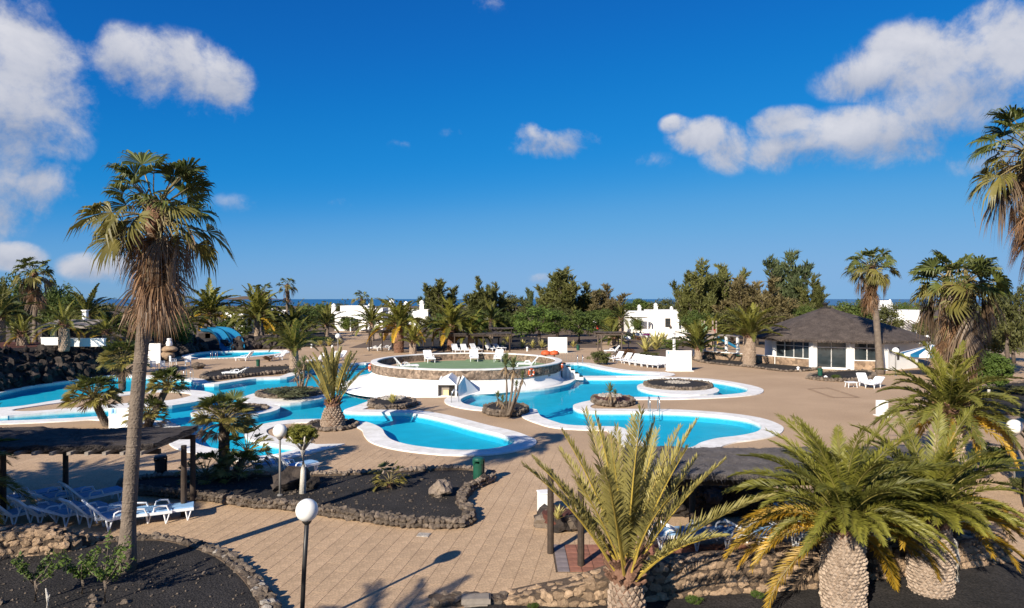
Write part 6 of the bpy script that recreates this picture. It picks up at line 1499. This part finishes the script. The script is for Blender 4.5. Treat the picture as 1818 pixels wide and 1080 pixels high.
# striped parasol roof behind the bar, playground, people
t = thing('striped_parasol', 'blue and white striped canopy behind the globe lamp right of the bar', 'parasol', WY(1655, 640, 58)); t.location.z = 0
a0 = WY(1655, 612, 58); m = MB(); n = 20; rad = 2.4
for k in range(n):
    a1, a2 = 2*math.pi*k/n, 2*math.pi*(k+1)/n; m.tri((0, 0, a0.z), (rad*math.cos(a1), rad*math.sin(a1), a0.z-.75), (rad*math.cos(a2), rad*math.sin(a2), a0.z-.75), k % 2)
    m.quad((rad*math.cos(a1), rad*math.sin(a1), a0.z-.75), (rad*math.cos(a2), rad*math.sin(a2), a0.z-.75), (rad*math.cos(a2), rad*math.sin(a2), a0.z-.98), (rad*math.cos(a1), rad*math.sin(a1), a0.z-.98), k % 2)
m.build('canopy', [M['white'], M['slide_blue']], t); m = MB(); m.tube([(0, 0, 0), (0, 0, a0.z)], .04, 8); m.build('pole', M['white'], t)
t = thing('playground_tower', 'playground tower with green panel and blue slide before the brown trees', 'playground', (WY(1258, 600, 88).x, 88, 0)); x0 = t.location.x
for sx_ in (-1, 1):
    for sy in (-1, 1): m = MB(); m.box((sx_*.75, sy*.75, 1.9), (.16, .16, 3.8)); m.build('post', M['roof_brown'], t)
m = MB(); m.box((0, 0, 1.5), (1.7, 1.7, .12)); m.build('platform', M['roof_brown'], t)
m = MB(); m.box((-.95, -.8, 2.6), (1.1, .08, 1.0)); m.box((-.95, -.8, 3.25), (.7, .08, .4)); m.build('green_panel', M['turf'], t)
m = MB(); m.box((.1, -.78, 2.1), (.9, .06, 1.0)); m.build('front_panel', M['roof_brown'], t)
m = MB(); m.box((.8, -.1, 2.2), (.08, 1.2, .9)); m.build('red_panel', M['red_cloth'], t)
m = MB()
for sgn in (-.3, .3): m.raw([(.8, sgn-.03, 2.0), (.8, sgn+.03, 2.0), (3.9, sgn+.03, .35), (3.9, sgn-.03, .35), (.8, sgn-.03, 1.65), (.8, sgn+.03, 1.65), (3.9, sgn+.03, .05), (3.9, sgn-.03, .05)], [(0,1,2,3),(0,3,7,4),(1,5,6,2),(4,7,6,5)])
m.quad((.8, -.3, 1.7), (.8, .3, 1.7), (3.9, .3, .1), (3.9, -.3, .1)); m.build('slide', M['slide_blue'], t)
def person(label, px, yb, hgt, top, legs, facing=0, base=None):
    p = base if base else W(px, yb); k = hgt
    J = {'pel': (0, 0, .52), 'che': (0, .01, .72), 'nk': (0, .01, .83), 'hd': (0, .03, .90), 'ht': (0, .03, .965), 'sl': (-.105, 0, .80), 'sr': (.105, 0, .80), 'el': (-.15, -.02, .63), 'er': (.15, .03, .63), 'wl': (-.14, .06, .48), 'wr': (.14, .0, .48), 'hl': (-.055, 0, .50), 'hr': (.055, 0, .50), 'kl': (-.06, .04, .28), 'kr': (.06, -.02, .28), 'al': (-.06, .02, .04), 'ar': (.06, -.08, .04), 'fl': (-.06, .10, .015), 'fr': (.06, .0, .015)}
    E = [('pel','che'),('che','nk'),('nk','hd'),('hd','ht'),('che','sl'),('che','sr'),('sl','el'),('sr','er'),('el','wl'),('er','wr'),('pel','hl'),('pel','hr'),('hl','kl'),('hr','kr'),('kl','al'),('kr','ar'),('al','fl'),('ar','fr')]
    RD = {'pel': .085, 'che': .085, 'nk': .032, 'hd': .06, 'ht': .045, 'sl': .042, 'sr': .042, 'el': .03, 'er': .03, 'wl': .022, 'wr': .022, 'hl': .06, 'hr': .06, 'kl': .042, 'kr': .042, 'al': .028, 'ar': .028, 'fl': .022, 'fr': .022}
    names = list(J); me = bpy.data.meshes.new('body'); me.from_pydata([Vector(J[n]) for n in names], [(names.index(a), names.index(b)) for a, b in E], [])
    o = bpy.data.objects.new('tmp', me); col.objects.link(o); sk = o.modifiers.new('s', 'SKIN'); sb = o.modifiers.new('d', 'SUBSURF'); sb.levels = 1
    for i, n in enumerate(names): me.skin_vertices[0].data[i].radius = (RD[n],)*2; me.skin_vertices[0].data[i].use_root = (n == 'pel')
    dg = bpy.context.evaluated_depsgraph_get(); ev_ = bpy.data.meshes.new_from_object(o.evaluated_get(dg)); bpy.data.objects.remove(o)
    for mt in (top, legs, 'skin', 'black_cloth'): ev_.materials.append(M[mt])
    for f in ev_.polygons:
        c = f.center; f.material_index = (3 if c.z > .935 else 2) if c.z > .84 else 2 if (abs(c.x) > .125 and c.z < .68) else 0 if c.z > .5 else 1; f.use_smooth = True
    o = put(ev_, 'person', None, p, facing, (k, k, k)); return tag(o, label, 'person')
person('person in red shirt and dark trousers walking on the far path', 1061, 592.5, 1.78, 'red_cloth', 'black_cloth', 2.8)
person('person in black standing before the gridded window', 1191, 590, 1.75, 'black_cloth', 'black_cloth', 0, base=Vector((WY(1191, 580, 128.5).x, 128.5, .0)))
